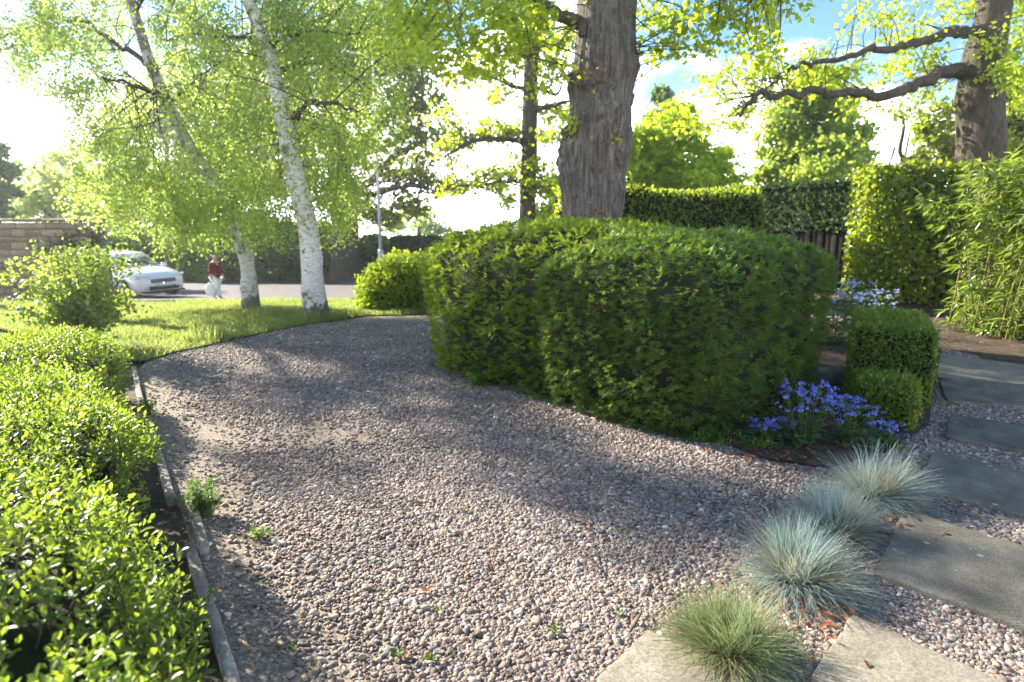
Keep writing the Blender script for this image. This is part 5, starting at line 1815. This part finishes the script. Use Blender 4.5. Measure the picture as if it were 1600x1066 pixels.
# ------------------------------------------------------------------ stone wall at far left
Yw = 15.2
wr = P(158, 400, Yw)[0]
wl = wr - 7.4
wall = thing('stone_wall', ((wl + wr) / 2, Yw, zg(wr - 3, Yw)), 'old coursed sandstone wall at the left edge', 'wall')
wz0, wz1 = zg(wr, Yw) - .25, P(60, 347, Yw)[2]
link('mortar_core', MB().box(((wl + wr) / 2, Yw + .2, (wz0 + wz1) / 2), (wr - wl - .03, .32, wz1 - wz0 - .04)).mesh('mortar_core', M['mortar']), wall)


def stone_mesh(sd):
    r = np.random.default_rng(sd)
    V = []
    for z in (-.5, .5):
        for x, y in ((-.5, -.5), (.5, -.5), (.5, .5), (-.5, .5)):
            V.append((x + r.normal(0, .012), y + r.normal(0, .05), z + r.normal(0, .03)))
    V = np.array(V)
    me = mk('stone', V, [(3, 2, 1, 0), (4, 5, 6, 7), (0, 1, 5, 4), (1, 2, 6, 5), (2, 3, 7, 6), (3, 0, 4, 7)], M['stone_wall'])
    import bmesh
    bm_ = bmesh.new()
    bm_.from_mesh(me)
    bmesh.ops.bevel(bm_, geom=bm_.edges[:], offset=.05, segments=1, affect='EDGES')
    bm_.to_mesh(me)
    bm_.free()
    return me


sms = [stone_mesh(i) for i in range(7)]
z, ci = wz0, 0
wo_ = np.array(wall.location)
while z < wz1 - .05:
    hcur = min(rng.uniform(.11, .19), wz1 - z)
    x = wl + (rng.uniform(0, .2))
    while x < wr - .05:
        w = min(rng.uniform(.22, .55), wr - x)
        o = bpy.data.objects.new('stone', sms[rng.integers(0, 7)])
        C.objects.link(o)
        o.parent = wall
        o.location = np.array([x + w / 2, Yw + .035 + rng.normal(0, .012), z + hcur / 2]) - wo_
        o.scale = (w - .018, .16, hcur - .018)
        x += w
    z += hcur
x = wl
while x < wr - .02:
    w = min(rng.uniform(.5, .9), wr + .02 - x)
    o = bpy.data.objects.new('coping_stone', sms[rng.integers(0, 7)])
    C.objects.link(o)
    o.parent = wall
    o.location = np.array([x + w / 2, Yw + .17, wz1 + .035]) - wo_
    o.scale = (w - .012, .46, .075)
    x += w
# ivy on the wall
pp = np.concatenate([P(x, y, Yw - .08) + rng.normal(0, 1, (90, 3)) * np.array([.18, .03, .12]) for x, y in ((110, 380), (85, 390), (120, 400), (150, 375))])
iv = thing('ivy_plant', P(110, 385, Yw - .05), 'small patch of ivy climbing on the stone wall', 'plant')
leaf_obj('foliage', iv, pp, rdir(len(pp)), unit(rdir(len(pp)) + np.array([0, -1.5, .5])), .06, T_HEART, M['ivy_leaf'])

# ------------------------------------------------------------------ lamp post
lp0 = G(596, 437)
lx, ly = P(596, 425, 27.5)[0], 27.5
lz = zg(lx, ly)
lamp = thing('lamp_post', (lx, ly, lz), 'grey steel street lamp column behind the lime-green shrub', 'lamp post')
link('base_column', MB().tube([(lx, ly, lz - .05), (lx, ly, lz + 1.55), (lx, ly, lz + 1.60), (lx, ly, lz + 1.66)], [.125, .125, .11, .075], 20).mesh('base_column', M['steel'], True), lamp)
link('shaft', MB().tube([(lx, ly, lz + 1.64), (lx, ly, lz + 6.0), (lx, ly, lz + 9.2)], [.068, .055, .045], 16).mesh('shaft', M['steel'], True), lamp)
link('service_door', MB().box((lx - .02, ly - .125, lz + .85), (.11, .02, .5)).mesh('service_door', M['steel']), lamp)
link('collar', MB().tube([(lx, ly, lz + 1.5), (lx, ly, lz + 1.56)], .138, 20).mesh('collar', M['steel'], True), lamp)
link('lantern_arm', MB().tube(smooth_path([(lx, ly, lz + 9.15), (lx - .25, ly - .1, lz + 9.35), (lx - .8, ly - .3, lz + 9.42)], 8), .03, 10).mesh('lantern_arm', M['steel'], True), lamp)
V, F, cen = solid(lx - 1.05, ly - .38, .34, .13, .35, .16, 2.5, [(.5, 0), (.9, .2), (1, .5), (.8, .85), (.02, 1)], (.0, 1), 0, z0=lz + 9.34, nu=24, nv=12)
link('lantern', mk('lantern', V, [tuple(f) for f in F], M['steel'], True), lamp)

# ------------------------------------------------------------------ the white car
cw = np.array(G(232, 464))
hd = np.array([.88, -.475])
hd = hd / np.linalg.norm(hd)
cang = math.atan2(hd[1], hd[0])
car = thing('parked_car', (cw[0] - 1.2 * hd[0], cw[1] - 1.2 * hd[1], zg(cw[0], cw[1]) + .01), 'white hatchback on the road beyond the hedge, facing right', 'car')
car.rotation_euler = (0, 0, cang)
paint = plain('white_paint', (.80, .80, .79), .28, .5, coat=.7)
glass = plain('car_glass', (.03, .045, .05), .04, .9, coat=1)
black = plain('black_trim', (.015, .015, .016), .5)
rubber = plain('tyre_rubber', (.02, .02, .02), .85)
alloy = plain('alloy', (.45, .45, .46), .35, .5, .8)
lens_m = plain('headlight_glass', (.62, .65, .68), .08, .9, coat=1)
amber = plain('amber_lens', (.5, .18, .02), .3)
red_m = plain('tail_lens', (.35, .02, .02), .3)
plate_m = plain('number_plate', (.75, .75, .72), .5)


def cpart(name, mb, mat, parent=car, smooth=False):
    me = mb.mesh(name, mat, smooth) if isinstance(mb, MB) else mb
    o = bpy.data.objects.new(name, me)
    C.objects.link(o)
    o.parent = parent
    return o


# x forward (front bumper at 2.1), half-width w, z: sill, belt/bonnet line
st = np.array([(2.12, .52, .32, .58), (2.08, .70, .24, .68), (1.98, .80, .21, .76), (1.75, .86, .20, .86), (1.3, .885, .20, .94), (.85, .895, .20, .985), (.3, .90, .20, .97), (-.5, .905, .20, .97), (-1.3, .90, .20, .98), (-1.75, .87, .22, .98), (-2.0, .80, .26, .95), (-2.12, .62, .34, .82)])
ring = []
for x, w, z0_, z1_ in st:
    h_ = z1_ - z0_
    ring.append([(x, -w * .86, z0_), (x, -w * .97, z0_ + h_ * .18), (x, -w, z0_ + h_ * .5), (x, -w * .985, z0_ + h_ * .78), (x, -w * .90, z1_ - .02), (x, -w * .5, z1_ + .025), (x, 0, z1_ + .035),
                 (x, w * .5, z1_ + .025), (x, w * .90, z1_ - .02), (x, w * .985, z0_ + h_ * .78), (x, w, z0_ + h_ * .5), (x, w * .97, z0_ + h_ * .18), (x, w * .86, z0_)])
mb = MB()
k = 13
Fs = []
for i in range(len(st) - 1):
    for j in range(k - 1):
        Fs.append((i * k + j, i * k + j + 1, (i + 1) * k + j + 1, (i + 1) * k + j))
    Fs.append((i * k + k - 1, i * k, (i + 1) * k, (i + 1) * k + k - 1))
Fs += [tuple(range(k - 1, -1, -1)), tuple((len(st) - 1) * k + j for j in range(k))]
mb.add(np.array(ring).reshape(-1, 3), Fs)
body = cpart('body', mb, paint, smooth=True)
# cabin: windscreen, roof, side windows, rear window
A = dict(fb=(.88, .74, 1.0), ft=(.18, .60, 1.42), rt=(-1.25, .58, 1.44), rb=(-1.95, .68, .98))


def cab(s):
    return {k_: np.array([v[0], v[1] * s, v[2]]) for k_, v in A.items()}


l_, r_ = cab(1), cab(-1)
mb = MB()
mb.add([l_['ft'], r_['ft'], r_['rt'], l_['rt'], l_['ft'] + (-.3, -.12, .05), r_['ft'] + (-.3, .12, .05), r_['rt'] + (.3, .12, .045), l_['rt'] + (.3, -.12, .045)],
       [(0, 1, 5, 4), (1, 2, 6, 5), (2, 3, 7, 6), (3, 0, 4, 7), (4, 5, 6, 7)])
cpart('roof', mb, paint, smooth=True)


def quad_panel(a, b, c, d, out, inset=.08, n_=(0, 0, 1)):
    m_ = (a + b + c + d) / 4
    f = [m_ + (q - m_) * (1 - inset) for q in (a, b, c, d)]
    o_ = np.array(out)
    return f, [q + o_ for q in f]


for nm, q4, out in (('windscreen', (l_['fb'], r_['fb'], r_['ft'], l_['ft']), (.012, 0, .01)), ('rear_window', (r_['rb'], l_['rb'], l_['rt'], r_['rt']), (-.012, 0, .01))):
    lo_, hi_ = quad_panel(*q4, out)
    cpart(nm, MB().add(lo_ + hi_, [(4, 5, 6, 7), (3, 2, 1, 0), (0, 1, 5, 4), (1, 2, 6, 5), (2, 3, 7, 6), (3, 0, 4, 7)]), glass)
mb = MB()
mb.add([l_['fb'], r_['fb'], r_['ft'], l_['ft'], l_['rb'], r_['rb'], r_['rt'], l_['rt']], [(0, 1, 2, 3), (5, 4, 7, 6), (0, 3, 7, 4), (1, 5, 6, 2)])
cpart('cabin', mb, paint)
for s, cc in ((1, l_), (-1, r_)):
    for (x0, x1) in ((.56, -.42), (-.50, -1.38)):
        def at(x, f):
            lo_ = cc['fb'] + (cc['rb'] - cc['fb']) * ((cc['fb'][0] - x) / (cc['fb'][0] - cc['rb'][0]))
            hi_ = cc['ft'] + (cc['rt'] - cc['ft']) * np.clip((cc['ft'][0] - x) / (cc['ft'][0] - cc['rt'][0]), 0, 1)
            if x > cc['ft'][0]:
                g_ = (cc['fb'][0] - x) / (cc['fb'][0] - cc['ft'][0])
                hi_ = cc['fb'] + (cc['ft'] - cc['fb']) * g_
            return lo_ + (hi_ - lo_) * f
        q4 = [at(x0, .1), at(x1, .1), at(x1, .9), at(x0, .9)]
        o_ = np.array([0, .012 * s, .004])
        f_ = [(4, 5, 6, 7), (3, 2, 1, 0), (0, 1, 5, 4), (1, 2, 6, 5), (2, 3, 7, 6), (3, 0, 4, 7)]
        cpart('side_window', MB().add([q - o_ * .3 for q in q4] + [q + o_ for q in q4], f_), glass)
    mr = cpart('wing_mirror', MB().box((.72, s * .98, 1.0), (.10, .20, .13), 0, .85), paint)
    cpart('mirror_arm', MB().box((.70, s * .87, .97), (.05, .10, .04)), black, mr)
    lm = MB().add([(2.045, s * .46, .66), (2.065, s * .44, .775 - .03), (1.90, s * .80, .80), (1.93, s * .805, .68), (2.085, s * .46, .66), (2.085, s * .44, .765), (1.95, s * .835, .80), (1.97, s * .84, .70)],
                  [(4, 7, 6, 5), (0, 1, 2, 3), (0, 4, 5, 1), (1, 5, 6, 2), (2, 6, 7, 3), (3, 7, 4, 0)])
    cpart('headlight', lm, lens_m)
    cpart('tail_light', MB().box((-2.02, s * .74, .82), (.12, .16, .22), 0, .9), red_m)
    cpart('fog_light', MB().tube([(2.02, s * .58, .38), (2.13, s * .58, .38)], .055, 12), lens_m)
    for wx in (1.32, -1.32):
        wheel = bpy.data.objects.new('wheel', None)
        C.objects.link(wheel)
        wheel.parent = car
        wheel.location = (wx, s * .80, .315)
        cpart('tyre', MB().tube([(0, -.11 * s, 0), (0, -.09 * s, 0), (0, .09 * s, 0), (0, .115 * s, 0)], [.29, .315, .315, .285], 28), rubber, wheel, True)
        rm = MB().tube([(0, .10 * s, 0), (0, .122 * s, 0)], .07, 14)
        for q in range(7):
            an = q * 2 * math.pi / 7
            rm.tube([(math.cos(an) * .05, .112 * s, math.sin(an) * .05), (math.cos(an) * .21, .118 * s, math.sin(an) * .21)], .022, 5)
        th = np.linspace(0, 2 * math.pi, 25)
        rm.tube(np.c_[np.cos(th) * .215, np.full(25, .112 * s), np.sin(th) * .215], .018, 5, False)
        cpart('rim', rm, alloy, wheel, True)
        # arch lip round the wheel
        th = np.linspace(-.15, math.pi + .15, 17)
        cpart('wheel_arch', MB().tube(np.c_[wx + np.cos(th) * .35, np.full(17, s * .895), .315 + np.sin(th) * .35], .022, 6), black, smooth=True)
    cpart('door_handle', MB().box((-.28, s * .905, .86), (.18, .03, .03)), paint)
    cpart('door_seam', MB().box((-.46, s * .903, .62), (.008, .012, .62)), black)
cpart('grille', MB().box((2.10, 0, .60), (.06, .86, .12), 0, .95), black)
for i in range(3):
    cpart('grille_bar', MB().box((2.135, 0, .565 + i * .035), (.012, .80, .010)), alloy)
cpart('lower_intake', MB().box((2.12, 0, .37), (.07, 1.0, .12)), black)
cpart('bumper_lip', MB().box((2.08, 0, .25), (.14, 1.44, .05)), black)
cpart('number_plate', MB().box((2.155, 0, .475), (.012, .52, .11)), plate_m)
cpart('wiper', MB().tube([(.90, .45, 1.02), (.70, -.05, 1.12)], .008, 5).tube([(.90, -.05, 1.02), (.70, -.5, 1.12)], .008, 5), black)
for o in car.children_recursive:
    pass

# ------------------------------------------------------------------ person walking on the road edge
pb = G(341, 469)
pb[2] = zg(pb[0], pb[1]) + .01
hp = 1.12                                                # a small figure
skin_m = plain('skin', (.45, .27, .19), .6)
hair_m = plain('hair', (.07, .045, .03), .7, var=.3, scale=30)
red_top = plain('maroon_top', (.12, .012, .02), .85, var=.2, scale=20)
white_cloth = plain('white_cloth', (.78, .78, .80), .85)
person = thing('person', pb, 'small person in dark red top and white trousers walking along the road', 'person')


def skinned(name, verts, edges, radii, mat, parent, sub=2):
    me = bpy.data.meshes.new(name)
    me.from_pydata([tuple(np.array(v) * hp) for v in verts], edges, [])
    me.materials.append(mat)
    o = bpy.data.objects.new(name, me)
    C.objects.link(o)
    o.parent = parent
    sk = o.modifiers.new('skin', 'SKIN')
    sk.use_smooth_shade = True
    lay = me.skin_vertices[0].data if me.skin_vertices else None
    if lay is None:
        bpy.context.view_layer.objects.active = o
        lay = me.skin_vertices[0].data
    for i, r_ in enumerate(radii):
        r_ = (r_, r_) if np.isscalar(r_) else r_
        lay[i].radius = (r_[0] * hp, r_[1] * hp)
        lay[i].use_root = i == 0
    ss = o.modifiers.new('sub', 'SUBSURF')
    ss.levels = ss.render_levels = sub
    return o


bv = [(0, 0, .53), (0, 0, .64), (0, .01, .75), (0, 0, .82), (0, -.005, .865), (0, -.01, .93), (0, -.01, .985),
      (.055, 0, .50), (.06, .05, .28), (.06, .0, .05), (.065, -.08, .02), (-.055, 0, .50), (-.06, -.05, .28), (-.06, .06, .05), (-.06, -.02, .02),
      (.11, 0, .80), (.14, .02, .65), (.15, -.05, .53), (.15, -.07, .47), (-.11, 0, .80), (-.15, .0, .65), (-.17, -.03, .53), (-.17, -.05, .47)]
be = [(0, 1), (1, 2), (2, 3), (3, 4), (4, 5), (5, 6), (0, 7), (7, 8), (8, 9), (9, 10), (0, 11), (11, 12), (12, 13), (13, 14), (3, 15), (15, 16), (16, 17), (17, 18), (3, 19), (19, 20), (20, 21), (21, 22)]
brd = [.085, .075, .09, .06, .035, .065, .05, .06, .042, .03, .025, .06, .042, .03, .025, .04, .03, .024, .022, .04, .03, .024, .022]
skinned('body', bv, be, brd, skin_m, person)
tv = [(0, 0, .47), (0, 0, .64), (0, .01, .75), (0, 0, .815), (.115, 0, .80), (.143, .02, .65), (.15, -.04, .57), (-.115, 0, .80), (-.15, .0, .65), (-.168, -.02, .57)]
skinned('jumper', tv, [(0, 1), (1, 2), (2, 3), (3, 4), (4, 5), (5, 6), (3, 7), (7, 8), (8, 9)], [.125, .105, .115, .08, .052, .042, .036, .052, .042, .036], red_top, person)
uv_ = [(0, 0, .53), (.058, 0, .47), (.06, .05, .28), (.06, .0, .07), (-.058, 0, .47), (-.06, -.05, .28), (-.06, .06, .07)]
skinned('trousers', uv_, [(0, 1), (1, 2), (2, 3), (0, 4), (4, 5), (5, 6)], [.105, .085, .065, .055, .085, .065, .055], white_cloth, person)
skinned('hair', [(0, .02, .985), (0, .035, .94), (0, .04, .88)], [(0, 1), (1, 2)], [.062, .066, .035], hair_m, person)
skinned('face', [(0, -.07, .925), (0, -.083, .92)], [(0, 1)], [.012, .008], skin_m, person, 1)
for s in (-1, 1):
    skinned('shoe', [(s * .062, .02 if s > 0 else .08, .025), (s * .064, -.09 if s > 0 else -.03, .02)], [(0, 1)], [.034, .03], white_cloth, person, 1)
    q = MB()
    hx, hy, hz = (.15, -.07, .46) if s > 0 else (-.17, -.05, .46)
    for f in range(4):
        q.tube(np.array([(hx + (f - 1.5) * .009, hy, hz), (hx + (f - 1.5) * .010, hy - .01, hz - .03), (hx + (f - 1.5) * .009, hy - .006, hz - .052)]) * hp, .0048 * hp, 5)
    q.tube(np.array([(hx + s * .018, hy - .005, hz + .012), (hx + s * .03, hy - .015, hz - .012)]) * hp, .005 * hp, 5)
    o = bpy.data.objects.new('hand', q.mesh('hand', skin_m, True))
    C.objects.link(o)
    o.parent = person
person.rotation_euler = (0, 0, R(70))
# white bag in the person's hand, on the side nearer the car
hand = Matrix.Rotation(R(70), 4, 'Z') @ Vector((-.17 * hp, -.055 * hp, .42 * hp))
V, F, cen = solid(0, 0, .11, .07, .3, .30, 2.6, [(.75, 0), (1, .3), (1, .6), (.7, .9), (.3, 1.0), (.02, 1.0)], (.02, 8), 4, z0=0, nu=32, nv=18)
bagp = pb + np.array(hand)
bag = thing('carrier_bag', bagp - np.array([.08, -.02, .34]), 'white bulging carrier bag held by the small person', 'bag')
me = mk('sack', V, [tuple(f) for f in F], white_cloth, True)
o = bpy.data.objects.new('sack', me)
C.objects.link(o)
o.parent = bag
o = bpy.data.objects.new('handle', MB().tube(smooth_path([(-.05, 0, .28), (.02, .01, .36), (.06, 0, .28)], 9), .006, 5).mesh('handle', white_cloth, True))
C.objects.link(o)
o.parent = bag

# ------------------------------------------------------------------ volume added to imitate veiling sun glare over the hazy distance
hz = MB().box((0, 130, -6), (446, 346, 55)).mesh('glare_haze', None)
hm, ht, hout = new_mat('glare_haze')
pv = nd(ht, 'ShaderNodeVolumePrincipled')
pv.inputs['Color'].default_value = (.92, .96, 1, 1)
pv.inputs['Density'].default_value = .0009
pv.inputs['Anisotropy'].default_value = .65
ht.links.new(pv.outputs[0], hout.inputs['Volume'])
hz.materials.append(hm)
tag(link('glare_haze', hz), kind='stuff')
